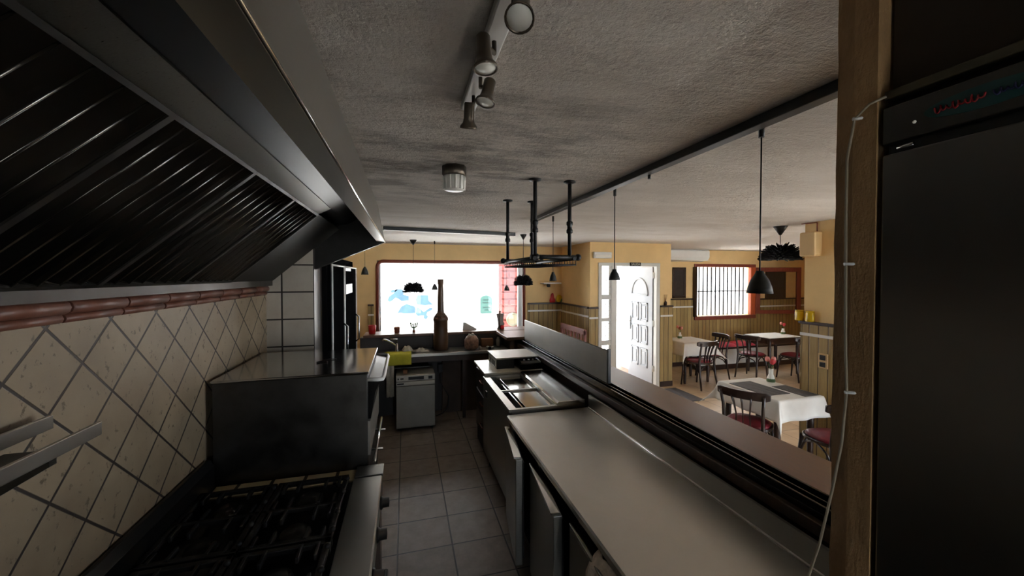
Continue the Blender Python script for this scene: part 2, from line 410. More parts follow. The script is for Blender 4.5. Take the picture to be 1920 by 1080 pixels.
# side front of the dining room, out of view; its window is added for light
W3 = (-1.3, 2.4, 0.1, 2.0)
v = MB()
v.box(7.0, 7.2, -1.6, W3[0], 0, CZ); v.box(7.0, 7.2, W3[1], 4.1, 0, CZ); v.box(7.0, 7.2, W3[0], W3[1], 0, W3[2]); v.box(7.0, 7.2, W3[0], W3[1], W3[3], CZ)
struct(v, 'wall_side_front', wallpaint, 'side wall of the dining room around an unseen window added for light', 'wall')
struct(B(7.2, 10.5, 3.9, 4.1, 0, CZ), 'wall_alcove', wallpaint, 'wall of the bench alcove', 'wall')
w3 = thing('added_window_3', 'unseen wide window added for light in the side wall of the dining room', 'window', (7.1, 1.2, W3[2]), kind='structure')
m = MB()
for k in range(5):
    yy = W3[0] + k * (W3[1] - W3[0] - 0.06) / 4; m.box(7.06, 7.14, yy, yy + 0.06, W3[2], W3[3])
m.box(7.06, 7.14, W3[0], W3[1], W3[2], W3[2] + 0.06); m.box(7.06, 7.14, W3[0], W3[1], W3[3] - 0.06, W3[3])
m.build('frame', redwood, w3)
B(7.09, 7.096, W3[0] + 0.03, W3[1] - 0.03, W3[2] + 0.03, W3[3] - 0.03).build('pane', glass, w3)

# terracotta trim row on the tile wall
tr = thing('trim_1', 'two courses of rounded terracotta trim tiles above the diagonal tiles', 'trim', (-0.97, 1.6, 1.80), kind='structure')
yj = [1.381 - 0.2475*2.2 - 0.62 + 0.245*k for k in range(16)]
for k in range(15):
    m = MB()
    if yj[k] > 3.1: continue
    y1 = min(yj[k+1] - 0.006, 3.148)
    m.tube([(-0.968, yj[k] + 0.003, 1.857), (-0.968, y1, 1.857)], 0.021, 10)
    m.build('round_tile', terracotta, tr)
    m = MB(); m.tube([(-0.972, yj[k] - 0.008, 1.824), (-0.972, y1 - 0.011, 1.824)], 0.014, 8)
    m.build('bead_tile', terracotta, tr)

struct(B(0.80, 0.95, -1.6, -0.31, 0, CZ), 'wall_right_kitchen', darkwall, 'unseen kitchen wall on the camera side of the fridge, added to block light', 'wall')  # out of view; added to keep dining room light off the tiles
# front wall with the big window: pieces around the openings
W1 = (-0.475, 2.20, 0.92, 2.215)      # x0 x1 z0 z1
W2 = (6.10, 7.68, 1.06, 2.14)
VX0, VX1, VY = 2.95, 4.52, 5.80       # entrance vestibule
fw = MB()
fw.box(-1.5, W1[0], YF, YF + 0.2, 0, CZ); fw.box(W1[0], W1[1], YF, YF + 0.2, 0, W1[2]); fw.box(W1[0], W1[1], YF, YF + 0.2, W1[3], CZ)
fw.box(W1[1], VX0 + 0.06, YF, YF + 0.2, 0, CZ)
struct(fw, 'wall_front', wallpaint, 'ochre front wall around the wide street window', 'wall')
fw = MB()
fw.box(VX1 - 0.06, W2[0], YF, YF + 0.2, 0, CZ); fw.box(W2[0], W2[1], YF, YF + 0.2, 0, W2[2]); fw.box(W2[0], W2[1], YF, YF + 0.2, W2[3], CZ)
fw.box(W2[1], 10.5, YF, YF + 0.2, 0, CZ)
struct(fw, 'wall_front_dining', wallpaint, 'ochre front wall of the dining room around the barred window', 'wall')
DX0, DX1, DZ1 = 3.10, 4.29, 2.17
v = MB()
v.box(VX0, VX0 + 0.06, VY + 0.12, YF, 0, CZ); v.box(VX1 - 0.06, VX1, VY + 0.12, YF, 0, CZ)
struct(v, 'wall_vestibule_sides', wallpaint, 'ochre side walls of the entrance recess', 'wall')
v = MB()
v.box(VX0 + 0.06, VX0 + 0.12, VY + 0.12, YF + 0.2, 0, CZ); v.box(VX1 - 0.12, VX1 - 0.06, VY + 0.12, YF + 0.2, 0, CZ)
struct(v, 'wall_recess', streetw, 'white outer faces of the entrance recess', 'wall')
v = MB()
v.box(VX0, DX0, VY - 0.01, VY + 0.12, 0, CZ); v.box(DX1, VX1, VY - 0.01, VY + 0.12, 0, CZ); v.box(DX0, DX1, VY - 0.01, VY + 0.12, DZ1, CZ)
struct(v, 'wall_vestibule', wallpaint, 'ochre wall holding the white entrance door', 'wall')
struct(B(VX0 + 0.12, VX1 - 0.12, VY + 0.12, YF + 0.2, -0.1, 0.03), 'floor_entrance', stepm, 'terracotta step outside the open entrance door', 'floor')
# pier wall on the right of the dining room
PX, PY = 4.10, 3.11
struct(B(PX, PX + 0.25, 2.50, PY, 0, CZ), 'wall_pier_dining', wallpaint, 'ochre pier wall beside the near dining table', 'wall')

# wainscot, rails and pale strips
def wains(n, axis, a0, a1, face, sgn, ztop, zs, bm_):
    """boards on a wall; face = wall plane, sgn = direction into the room"""
    def bx(m, t0, t1, d0, d1, z0, z1):
        f0, f1 = face + sgn * d0, face + sgn * d1
        return m.box(t0, t1, f0, f1, z0, z1) if axis == 'x' else m.box(f0, f1, t0, t1, z0, z1)
    t = thing('trim_%d' % n, 'pine board panelling with dark top rail and a pale strip', 'trim', (0, 0, 0), kind='structure')
    bx(MB(), a0, a1, 0, 0.018, 0, ztop).build('board_panel', bm_, t)
    bx(MB(), a0, a1, 0, 0.045, ztop, ztop + 0.03).build('top_rail', dkwood, t, bevel=0.004)
    bx(MB(), a0, a1, 0.018, 0.026, zs - 0.018, zs + 0.012).build('pale_strip', white, t)
    bx(MB(), a0, a1, 0.018, 0.03, 0, 0.09).build('skirting', dkwood, t)
wains(2, 'x', -0.62, W1[0] - 0.05, YF, -1, 1.43, 1.28, boards_x)
wains(3, 'x', W1[1] + 0.05, VX0, YF, -1, 1.40, 1.28, boards_x)
wains(4, 'y', VY + 0.0, YF - 0.05, VX0, -1, 1.40, 1.27, boards_y)
wains(5, 'x', VX0 - 0.02, DX0 - 0.01, VY - 0.012, -1, 1.40, 1.25, boards_x)
wains(6, 'x', DX1 + 0.01, VX1 + 0.03, VY - 0.012, -1, 1.40, 1.25, boards_x)
wains(7, 'x', VX1, W2[0] - 0.06, YF, -1, 1.43, 1.28, boards_x)
wains(8, 'x', W2[1] + 0.06, 10.3, YF, -1, 1.40, 1.25, boards_x)
struct(B(W2[0] - 0.06, W2[1] + 0.06, YF - 0.018, YF, 0, W2[2] - 0.07), 'trim_9', boards_x, 'pine board panelling under the barred window', 'trim')
wains(10, 'y', 2.48, PY + 0.02, PX, -1, 1.44, 1.335, boards_y)
wains(11, 'x', PX - 0.02, PX + 0.25, PY + 0.002, 1, 1.44, 1.335, boards_x)

# ------------------------------------------------------------------ street outside
struct(MB().box(-8, 18, 7.2, 24, -0.14, -0.04).box(10.5, 18, -12, 7.2, -0.14, -0.04).box(7.2, 10.5, -12, 3.9, -0.14, -0.04).box(-8, 7.2, -12, -1.8, -0.14, -0.04), 'floor_street', pave, 'sunlit paving of the narrow street', 'street')  # paving carried round to the added openings to bounce light indoors
struct(B(-8, 18, 11.0, 11.3, -0.04, 5.5), 'wall_street', streetw, 'white rendered house wall across the street', 'wall')
d2 = thing('door_2', 'red panelled street door across the road seen through the window', 'door', (3.1, 11.0, -0.04), kind='structure')
B(2.64, 3.62, 10.94, 11.0, -0.04, 2.75).build('leaf', redstreet, d2)
dp = MB()
for r_ in range(13):
    z0 = 0.05 + r_ * 0.205
    if r_ % 2 == 0: xs = [(2.70, 3.10), (3.16, 3.56)]
    else: xs = [(2.70, 2.92), (2.98, 3.34), (3.40, 3.56)]
    for a, b in xs: dp.box(a, b, 10.915, 10.941, z0, z0 + 0.15)
dp.build('raised_panels', redstreet, d2, bevel=0.012)
pl = thing('round_plate', 'cream round plate fixed on the red street door', 'plate', (3.05, 10.91, 0.50))
Mr = Matrix.Rotation(R(90), 3, 'X')
MB().lathe([(0.0, 0.0), (0.185, 0.0), (0.2, 0.01), (0.2, 0.03)], (3.05, 10.914, 0.66), 28, Mr).build('disc', discm, pl)
MB().lathe([(0.155, 0), (0.165, 0.02), (0.175, 0)], (3.05, 10.895, 0.66), 28, Mr).build('ring', tealstreet, pl)
pq = thing('wall_plaque', 'teal arched plaque on the white wall across the street', 'plaque', (2.26, 10.98, 0.85))
arch = [(2.09, 0.88), (2.12, 0.85), (2.41, 0.85), (2.44, 0.88)] + [(2.265 + 0.175 * math.cos(R(a)), 1.26 + 0.12 * math.sin(R(a))) for a in range(0, 181, 20)]
MB().prism(arch, 'y', 10.965, 10.998).build('board', tealstreet, pq)
m = MB()
for zz, w in ((1.24, 0.09), (1.16, 0.11), (1.02, 0.10), (0.95, 0.06)):
    m.box(2.265 - w, 2.265 + w, 10.958, 10.966, zz, zz + 0.022)
m.build('lettering', tealline, pq)
# blue mural: flat painted shapes
mu = MB()
def blob(poly): mu.prism(poly, 'y', 10.990, 10.999)
def mpt(px, py):   # pixel of the mural detail -> metres on the street wall plane
    dx = (px - 960) / 720.0; dy = (py - 540) / 720.0
    p_, yw = R(1.83), R(15.517)
    f = math.cos(p_) - dy * math.sin(p_); up = -math.sin(p_) - dy * math.cos(p_)
    X = dx * math.cos(yw) + f * math.sin(yw); Y = -dx * math.sin(yw) + f * math.cos(yw)
    return (X / Y * 11.0, 1.95 + up / Y * 11.0)
def mp(pts): return [mpt(700 + a / 7.2, 480 + b / 7.2) for a, b in pts]
blob(mp([(190,600),(215,545),(280,500),(300,450),(380,445),(420,480),(400,520),(480,540),(480,600),(380,610),(340,580),(300,560),(260,600),(220,620)]))
blob(mp([(600,525),(740,530),(745,600),(810,655),(700,665),(590,655),(570,590)]))
blob(mp([(320,775),(380,680),(450,645),(560,680),(575,720),(570,770),(430,775),(360,765)]))
blob(mp([(590,690),(620,700),(680,755),(760,700),(800,700),(790,730),(730,760),(720,790),(740,820),(715,855),(680,840),(680,800),(600,810),(570,780)]))
blob(mp([(230,470),(260,455),(330,455),(300,480),(250,500)]))
tag(mu.build('wall_mural', murblue, None, origin=(0.3, 10.995, 0.5)), 'loose blue painted mural on the white wall across the street', 'mural')

# ------------------------------------------------------------------ windows and door
w1 = thing('window_1', 'wide street window with slim brown rounded frame', 'window', (0.86, YF, W1[2]), kind='structure')
def rframe(m, x0, x1, z0, z1, y, r, rad):
    pts = []
    for cx, cz, a0 in ((x1 - rad, z1 - rad, 0), (x0 + rad, z1 - rad, 90)):
        for a in range(0, 91, 15): pts.append((cx + rad * math.cos(R(a0 + a)), y, cz + rad * math.sin(R(a0 + a))))
    pts = [(x1, y, z0)] + pts + [(x0, y, z0)]
    m.tube(pts, r, 8)
m = MB(); rframe(m, W1[0] + 0.01, W1[1] - 0.02, W1[2], W1[3] - 0.015, YF + 0.0, 0.03, 0.10); m.build('frame', redwood, w1)
m = MB(); m.box(W1[0], W1[0] + 0.06, YF + 0.05, YF + 0.11, W1[2], W1[3]); m.box(W1[1] - 0.04, W1[1], YF + 0.03, YF + 0.11, W1[2], W1[3])
m.box(W1[0], W1[1], YF + 0.05, YF + 0.11, W1[2], W1[2] + 0.05); m.box(W1[0], W1[1], YF + 0.05, YF + 0.11, W1[3] - 0.05, W1[3]); m.build('inner_frame', upvc, w1, bevel=0.005)
B(W1[0] + 0.05, W1[1] - 0.03, YF + 0.075, YF + 0.081, W1[2] + 0.05, W1[3] - 0.05).build('pane', glass, w1)
B(2.06, 2.14, YF - 0.02, YF + 0.05, W1[2], W1[3]).build('side_post', white, w1)
B(W1[0], W1[1], YF - 0.10, YF + 0.06, W1[2] - 0.03, W1[2] + 0.01).build('sill', white, w1)

w2 = thing('window_2', 'barred dining room window with reddish wooden frame', 'window', (6.9, YF, W2[2]), kind='structure')
m = MB(); m.box(W2[0] - 0.04, W2[1] + 0.05, YF - 0.025, YF + 0.05, W2[3], W2[3] + 0.07); m.box(W2[0] - 0.04, W2[1] + 0.05, YF - 0.04, YF + 0.05, W2[2] - 0.08, W2[2]); m.box(W2[0] - 0.04, W2[0] + 0.03, YF - 0.02, YF + 0.05, W2[2], W2[3])
m.build('frame', redwood, w2, bevel=0.006)
B(W2[1] - 0.09, W2[1] + 0.06, YF - 0.03, YF + 0.05, W2[2], W2[3]).build('jamb', orangew, w2, bevel=0.006)  # frame wood lightened to orange here for the daylight on the jamb
m = MB()
for k in range(13):
    x = W2[0] + 0.11 + k * 0.112; m.tube([(x, YF + 0.15, W2[2]), (x, YF + 0.15, W2[3])], 0.016, 6)
for zz in (W2[2] + 0.54,): m.box(W2[0], W2[1], YF + 0.14, YF + 0.16, zz - 0.012, zz + 0.012)
m.build('bars', blackm, w2)
# opened casement leaf, hinged on the right
cs = MB(); hx, hy = W2[1] + 0.04, YF - 0.03; ang = R(-14)
Mc = Matrix.Translation((hx, hy, 0)) @ Matrix.Rotation(ang, 4, 'Z')
L = 1.05
for a in ((0, L, W2[3] - 0.10, W2[3] - 0.0), (0, L, W2[2] + 0.02, W2[2] + 0.10)): cs.box(a[0], a[1], -0.02, 0.02, a[2], a[3], Mc)
cs.box(0, 0.10, -0.02, 0.02, W2[2] + 0.1, W2[3] - 0.1, Mc); cs.box(L - 0.10, L, -0.02, 0.02, W2[2] + 0.1, W2[3] - 0.1, Mc)
cs.build('casement', redwood, w2, bevel=0.005)
MB().box(0.09, L - 0.09, -0.003, 0.003, W2[2] + 0.09, W2[3] - 0.09, Mc).build('casement_pane', glass, w2)
B(6.02, 6.06, YF - 0.10, YF - 0.02, W2[2], W2[3]).build('leaf_edge', dkwood, w2)

dr = thing('door_1', 'white entrance door standing open with a glazed side light', 'door', (3.7, VY, 0), kind='structure')
m = MB(); y0, y1 = VY - 0.03, VY + 0.06
m.box(DX0, DX1, y0, y1, 2.115, DZ1); m.box(DX0, DX0 + 0.065, y0, y1, 0, 2.115); m.box(DX1 - 0.07, DX1, y0, y1, 0, 2.115); m.box(3.335, 3.44, y0, y1, 0, 2.115)
for z0, z1 in ((0.0, 0.35), (0.78, 0.86), (1.18, 1.24), (1.55, 1.63)): m.box(DX0 + 0.06, 3.34, y0 + 0.01, y1, z0, z1)
m.build('frame', upvc, dr, bevel=0.006)
B(DX0 + 0.06, 3.34, VY + 0.01, VY + 0.016, 0.35, 2.115).build('side_pane', glass, dr)
m = MB()
for z0, z1 in ((0.86, 1.18), (1.24, 1.55), (1.63, 2.115), (0.35, 0.78)):
    n = 3 if z1 - z0 > 0.4 else 2
    h = (z1 - z0) / n
    for k in range(n):
        zc = z0 + h * k
        m.tube([(DX0 + 0.09, VY, zc + 0.03), (3.31, VY, zc + h - 0.03)], 0.006, 5); m.tube([(3.31, VY, zc + 0.03), (DX0 + 0.09, VY, zc + h - 0.03)], 0.006, 5)
m.build('lattice', appl, dr)
# leaf opened outwards at a right angle
lf = MB(); LX = 4.205
lf.box(LX, LX + 0.045, VY + 0.07, 6.62, 0.015, 2.105); leaf = lf.build('leaf', leafpaint, dr, bevel=0.004)
pn = MB()
def raised(ya, yb, za, zb):
    pn.box(LX - 0.012, LX + 0.002, ya, yb, za, za + 0.03); pn.box(LX - 0.012, LX + 0.002, ya, yb, zb - 0.03, zb)
    pn.box(LX - 0.012, LX + 0.002, ya, ya + 0.03, za, zb); pn.box(LX - 0.012, LX + 0.002, yb - 0.03, yb, za, zb)
    pn.box(LX - 0.008, LX + 0.002, ya + 0.06, yb - 0.06, za + 0.06, zb - 0.06)
for za, zb in ((0.28, 0.62), (0.70, 1.04), (1.12, 1.46)):
    raised(6.00, 6.22, za, zb); raised(6.28, 6.50, za, zb)
cy, cz, rr = 6.25, 1.60, 0.25
pn.tube([(LX - 0.004, cy + rr * math.cos(R(a)), cz + rr * 1.2 * math.sin(R(a))) for a in range(0, 181, 12)], 0.018, 6)
pn.tube([(LX - 0.004, cy - rr, cz), (LX - 0.004, cy + rr, cz)], 0.018, 6)
pn.build('raised_panels', leafpaint, leaf, bevel=0.003)
m = MB(); m.box(LX - 0.02, LX, 6.54, 6.58, 0.92, 1.18); m.tube([(LX - 0.02, 6.56, 1.08), (LX - 0.06, 6.56, 1.08), (LX - 0.06, 6.46, 1.08)], 0.01, 6); m.build('handle', chrome, leaf)
for zz in (0.25, 1.05, 1.9):
    MB().tube([(LX + 0.01, VY + 0.05, zz), (LX + 0.01, VY + 0.05, zz + 0.11)], 0.014, 8).build('hinge', white, leaf)
# small dark exit plate above the door
sg = thing('exit_sign', 'small black exit sign on top of the entrance door frame', 'sign', (3.77, VY - 0.04, 2.11))
B(3.685, 3.885, VY - 0.055, VY - 0.031, 2.115, 2.175).build('plate', blackm, sg)
def text_mesh(txt, size):
    c = bpy.data.curves.new('txt', 'FONT'); c.body = txt; c.size = size; c.align_x = 'CENTER'; c.align_y = 'CENTER'; c.extrude = 0.001
    o = bpy.data.objects.new('txt', c); COL.objects.link(o)
    bpy.context.view_layer.update()
    me = bpy.data.meshes.new_from_object(o.evaluated_get(bpy.context.evaluated_depsgraph_get()))
    bpy.data.objects.remove(o); return me
me = text_mesh('SALIDA', 0.052); me.materials.clear(); me.materials.append(paleink)
to = bpy.data.objects.new('lettering', me); COL.objects.link(to); to.parent = sg
to.location = Vector((3.785, VY - 0.057, 2.145)) - sg.location; to.rotation_euler = (R(90), 0, 0)

portal('window_portal', W1[0], W1[1], W1[2], W1[3], YF + 0.22)
portal('barred_window_portal', W2[0], W2[1], W2[2], W2[3], YF + 0.22)
portal('side_portal', W3[0], W3[1], W3[2], W3[3], (W3[0] + W3[1]) / 2, -90, 7.22)
portal('back_portal', W4[0], W4[1], W4[2], W4[3], -1.82, 180)
portal('rear_gap_portal', DB[0], DB[1], 0, DB[2], -1.82, 180)  # opening behind the camera is added for fill light
portal('door_portal', VX0 + 0.12, VX1 - 0.12, 0.03, CZ, YF + 0.22)

# ------------------------------------------------------------------ extractor hood
hd = thing('extractor_hood', 'long stainless extractor hood with slatted filters over the cooking range', 'hood', (-0.6, 1.2, 1.85))
HY0, HY1 = -0.7, 3.20
# front fascia up to the ceiling with bottom lip
MB().prism([(-0.155, 2.215), (-0.160, 2.235), (-0.208, CZ), (-0.226, CZ), (-0.176, 2.235), (-0.212, 2.232), (-0.212, 2.215)], 'y', HY0, HY1).build('front_panel', steel_top, hd)
MB().tube([(-0.154, HY0, 2.217), (-0.154, HY1 + 0.003, 2.217)], 0.004, 6).build('rim_bead', chrome, hd)
# end panel, sloping lower edge
MB().prism([(-0.965, 1.868), (-0.155, 2.215), (-0.208, CZ), (-0.965, CZ)], 'y', HY1 - 0.014, HY1).build('side_panel', soot, hd)
MB().tube([(-0.965, HY1 - 0.006, 1.866), (-0.155, HY1 - 0.006, 2.214)], 0.005, 6).build('edge_bead', chrome, hd)
# gutter along the wall
MB().prism([(-0.968, 1.885), (-0.968, 1.93), (-0.955, 1.93), (-0.955, 1.897), (-0.935, 1.890), (-0.935, 1.922), (-0.929, 1.922), (-0.929, 1.878)], 'y', HY0, HY1 - 0.014).build('grease_gutter', steel_dk, hd)
MB().tube([(-0.930, HY0, 1.9225), (-0.930, HY1 - 0.02, 1.9225)], 0.0025, 6).build('gutter_lip', chrome, hd)
# upper strip that holds the filters, and the dark cavity above
MB().prism([(-0.482, 2.305), (-0.415, 2.338), (-0.421, 2.352), (-0.488, 2.319)], 'y', HY0, 2.44).build('filter_rail', steel, hd)
MB().prism([(-0.50, 2.33), (-0.42, 2.345), (-0.23, 2.46), (-0.23, 2.47), (-0.50, 2.47)], 'y', HY0, HY1 - 0.02).build('inner_cavity', enamel, hd)  # black fill painting the shade inside the open hood
# blank sloping panel beyond the filters
a0, a1 = Vector((-0.925, 0, 1.915)), Vector((-0.482, 0, 2.305))
MB().prism([(a0.x, a0.z), (a1.x, a1.z), (a1.x - 0.01, a1.z + 0.012), (a0.x - 0.01, a0.z + 0.012)], 'y', 2.455, HY1 - 0.015).build('blank_panel', soot, hd)
# baffle filters
dirv = (a1 - a0).normalized(); nrm = Vector((dirv.z, 0, -dirv.x)); Ls = (a1 - a0).length
pitch = 0.0685
def slat(m, y):
    # flat web with one rolled edge
    P = []
    prof = [(0.002, -0.016), (0.040, -0.004), (0.058, 0.0), (0.058, -0.005), (0.040, -0.010), (0.002, -0.022)]
    for base in (a0 + dirv * 0.012, a1 - dirv * 0.012):
        for dy, dn in prof:
            q = base + nrm * dn; P.append((q.x, y + dy, q.z))
    n = len(prof)
    m.add(P, [tuple(range(n)), tuple(range(2*n-1, n-1, -1))] + [(i, i+n, (i+1) % n + n, (i+1) % n) for i in range(n)])
    q0, q1 = a0 + dirv * 0.012 - nrm * 0.002, a1 - dirv * 0.012 - nrm * 0.002
    m.tube([(q0.x, y + 0.059, q0.z), (q1.x, y + 0.059, q1.z)], 0.0038, 8)
ny = 7; yy = 2.45 - pitch * ny
while yy > -0.7:
    fl = MB()
    for k in range(ny): slat(fl, yy + k * pitch + 0.006)
    fp = fl.build('baffle_filter', steel_filter, hd)
    m = MB()
    for yb in (yy, yy + ny * pitch - 0.010):
        P = []
        for base in (a0, a1):
            for dy, dn in ((0, 0.004), (0.010, 0.004), (0.010, -0.03), (0, -0.03)):
                q = base + nrm * dn; P.append((q.x, yb + dy, q.z))
        m.add(P, [(0,1,2,3), (7,6,5,4), (0,4,5,1), (1,5,6,2), (2,6,7,3), (3,7,4,0)])
    for base in (a0, a1 - dirv * 0.012):
        P = []
        for ee in (0, 0.012):
            for dy, dn in ((0, 0.004), (ny*pitch - 0.001, 0.004), (ny*pitch - 0.001, -0.006), (0, -0.006)):
                q = base + dirv * ee + nrm * dn; P.append((q.x, yy + dy, q.z))
        m.add(P, [(0,1,2,3), (7,6,5,4), (0,4,5,1), (1,5,6,2), (2,6,7,3), (3,7,4,0)])
    m.build('filter_frame', steel_dk, fp)
    m = MB()
    P = []
    for base in (a0, a1):
        for dy, dn in ((0, -0.032), (ny*pitch, -0.032), (ny*pitch, -0.04), (0, -0.04)):
            q = base + nrm * dn; P.append((q.x, yy + dy, q.z))
    m.add(P, [(0,1,2,3), (7,6,5,4), (0,4,5,1), (1,5,6,2), (2,6,7,3), (3,7,4,0)])
    m.build('filter_back', enamel, fp)
    yy -= pitch * ny

# ------------------------------------------------------------------ cooking range (left, near)
hb = thing('gas_range', 'black gas range with cast iron grates and a steel front edge', 'stove', (-0.58, 1.3, 0))
RY0, RY1 = 0.55, 2.115
B(-0.95, -0.16, RY0, RY1, 0.12, 0.865).build('body', steel_dk, hb, bevel=0.004)
B(-0.94, -0.262, RY0 + 0.01, RY1 - 0.004, 0.865, 0.885).build('hob_pan', enamel, hb)
m = MB().prism([(-0.262, 0.865), (-0.262, 0.905), (-0.128, 0.905), (-0.122, 0.899), (-0.122, 0.80), (-0.16, 0.80), (-0.16, 0.865)], 'y', RY0, RY1 - 0.01); m.build('front_edge', steel_top, hb, bevel=0.003)
MB().prism([(-0.962, 0.865), (-0.962, 1.035), (-0.945, 1.035), (-0.925, 1.00), (-0.925, 0.865)], 'y', RY0, RY1 + 0.12).build('splashback', enamel, hb, bevel=0.004)
gy = 2.10
for r_ in range(3):
    for c_ in range(2):
        y1_ = gy - r_ * 0.50; y0_ = y1_ - 0.485
        x0_ = -0.925 + c_ * 0.325; x1_ = x0_ + 0.318
        m = MB(); zb, zt = 0.915, 0.934
        for a in ((x0_, x1_, y0_, y0_ + 0.022), (x0_, x1_, y1_ - 0.022, y1_), (x0_, x0_ + 0.022, y0_, y1_), (x1_ - 0.022, x1_, y0_, y1_), (x0_, x1_, (y0_ + y1_) / 2 - 0.009, (y0_ + y1_) / 2 + 0.009)):
            m.box(a[0], a[1], a[2], a[3], zb, zt)
        cx = (x0_ + x1_) / 2
        for k in range(-2, 3):
            for cyq in (y0_ + 0.12, y1_ - 0.12):
                if k: m.box(cx + k * 0.06 - 0.006, cx + k * 0.06 + 0.006, cyq - 0.11, cyq - 0.035 if k % 2 else cyq - 0.05, zb, zt + 0.004); m.box(cx + k * 0.06 - 0.006, cx + k * 0.06 + 0.006, cyq + 0.035, cyq + 0.11, zb, zt + 0.004)
        for px_ in (x0_ + 0.011, x1_ - 0.011):
            for py_ in (y0_ + 0.011, y1_ - 0.011):
                m.box(px_ - 0.011, px_ + 0.011, py_ - 0.011, py_ + 0.011, 0.885, zb)
        for py_ in (y0_ + 0.04, y0_ + 0.16, y0_ + 0.32, y0_ + 0.44):
            m.ball((x1_ - 0.004, py_, zt + 0.002), 0.012, 8)
        m.build('grate', iron, hb, bevel=0.003)
        for cyq in (y0_ + 0.12, y1_ - 0.12):
            bn = MB().lathe([(0.0, 0), (0.06, 0), (0.055, 0.015), (0.04, 0.02), (0.038, 0.028), (0.0, 0.03)], (cx, cyq, 0.885), 18); bn.build('burner', iron, hb)
for k in range(6):
    y_ = 0.75 + k * 0.24
    Mk = Matrix.Rotation(R(90), 3, 'Y')
    MB().lathe([(0.03, 0), (0.03, 0.008), (0.023, 0.012), (0.021, 0.04), (0.0, 0.042)], (-0.122, y_, 0.845), 14, Mk).build('knob', blackm, hb)
MB().tube([(-0.085, RY0, 0.715), (-0.085, RY1 - 0.45, 0.715)], 0.011, 8).build('oven_rail', chrome, hb)
for y_ in (0.8, 1.6): MB().tube([(-0.16, y_, 0.715), (-0.085, y_, 0.715)], 0.008, 6).build('rail_bracket', chrome, hb)
feet(hb, (-0.88, -0.22), (RY0 + 0.06, RY1 - 0.06), 0.125, 0.022)
tl = thing('tiled_ledge', 'narrow cream tiled ledge between the gas range and the steel oven', 'ledge', (-0.55, 2.18, 0))
B(-0.92, -0.135, 2.122, 2.238, 0.0, 0.875).build('plinth', underwall, tl)
B(-0.92, -0.26, 2.122, 2.238, 0.875, 0.888).build('tile_top', ledgetile, tl)
B(-0.26, -0.120, 2.122, 2.238, 0.875, 0.904).build('steel_cap', steel, tl, bevel=0.003)

# ------------------------------------------------------------------ steel oven block
ov = thing('steel_oven', 'tall stainless oven block with a shiny top between tiled wall and aisle', 'oven', (-0.57, 2.6, 0))
OY0, OY1 = 2.25, 2.98
B(-0.94, -0.205, OY0, OY1, 0.10, 1.408).build('body', steel_dk, ov, bevel=0.004)
B(-0.945, -0.198, OY0 - 0.004, OY1 + 0.004, 1.408, 1.420).build('top_plate', steel_pol, ov, bevel=0.003)
m = MB().prism([(-0.205, 1.15), (-0.205, 1.375), (-0.135, 1.365), (-0.165, 1.30), (-0.190, 1.15)], 'y', OY0 + 0.02, OY1 - 0.02); m.build('door', blackgl, ov)
m = MB(); m.tube([(-0.205, OY0 + 0.014, 1.372), (-0.15, OY0 + 0.014, 1.368), (-0.128, OY0 + 0.03, 1.366), (-0.122, OY0 + 0.08, 1.368), (-0.122, OY1 - 0.08, 1.368), (-0.128, OY1 - 0.03, 1.368), (-0.15, OY1 - 0.014, 1.37), (-0.205, OY1 - 0.014, 1.372)], 0.011, 8)
m.build('door_rim', white, ov)
B(-0.205, -0.193, OY0 + 0.01, OY1 - 0.01, 0.95, 1.14).build('front_panel', appl, ov)
MB().tube([(-0.172, OY0 + 0.0, 0.91), (-0.172, OY1 - 0.03, 0.91)], 0.008, 8).build('handle_rail', chrome, ov)
for y_ in (2.42, 2.72):
    MB().tube([(-0.205, y_, 0.91), (-0.135, y_, 0.91)], 0.006, 6).build('rail_bracket', chrome, ov)
feet(ov, (-0.88, -0.26), (OY0 + 0.06, OY1 - 0.06), 0.105, 0.022)
solo(MB().tube([(-0.52, 2.55, 1.4245), (-0.50, 2.57, 1.4245), (-0.47, 2.565, 1.4245), (-0.46, 2.55, 1.4245)], 0.0045, 6).tube([(-0.50, 2.60, 1.424), (-0.46, 2.63, 1.4245), (-0.42, 2.63, 1.424)], 0.003, 6), 'wire_hook', blackm, 'small dark bent hook lying on the shiny oven top', 'hook')

# wall shelf of two flat bars, far left
sh = thing('wall_shelf', 'steel bar shelf on the tiled wall at the left edge', 'shelf', (-0.88, 0.9, 1.5))
B(-0.935, -0.925, 0.30, 1.335, 1.535, 1.572).build('rear_bar', steel_top, sh, bevel=0.002)
B(-0.805, -0.795, 0.30, 1.295, 1.520, 1.556).build('front_bar', steel_top, sh, bevel=0.002)
B(-0.925, -0.805, 0.30, 1.20, 1.520, 1.524).build('tray', steel_dk, sh)
for y_ in (0.45, 1.15):
    MB().prism([(-0.97, 1.40), (-0.97, 1.52), (-0.80, 1.52), (-0.80, 1.505)], 'y', y_ - 0.01, y_ + 0.01).build('bracket', steel_dk, sh)

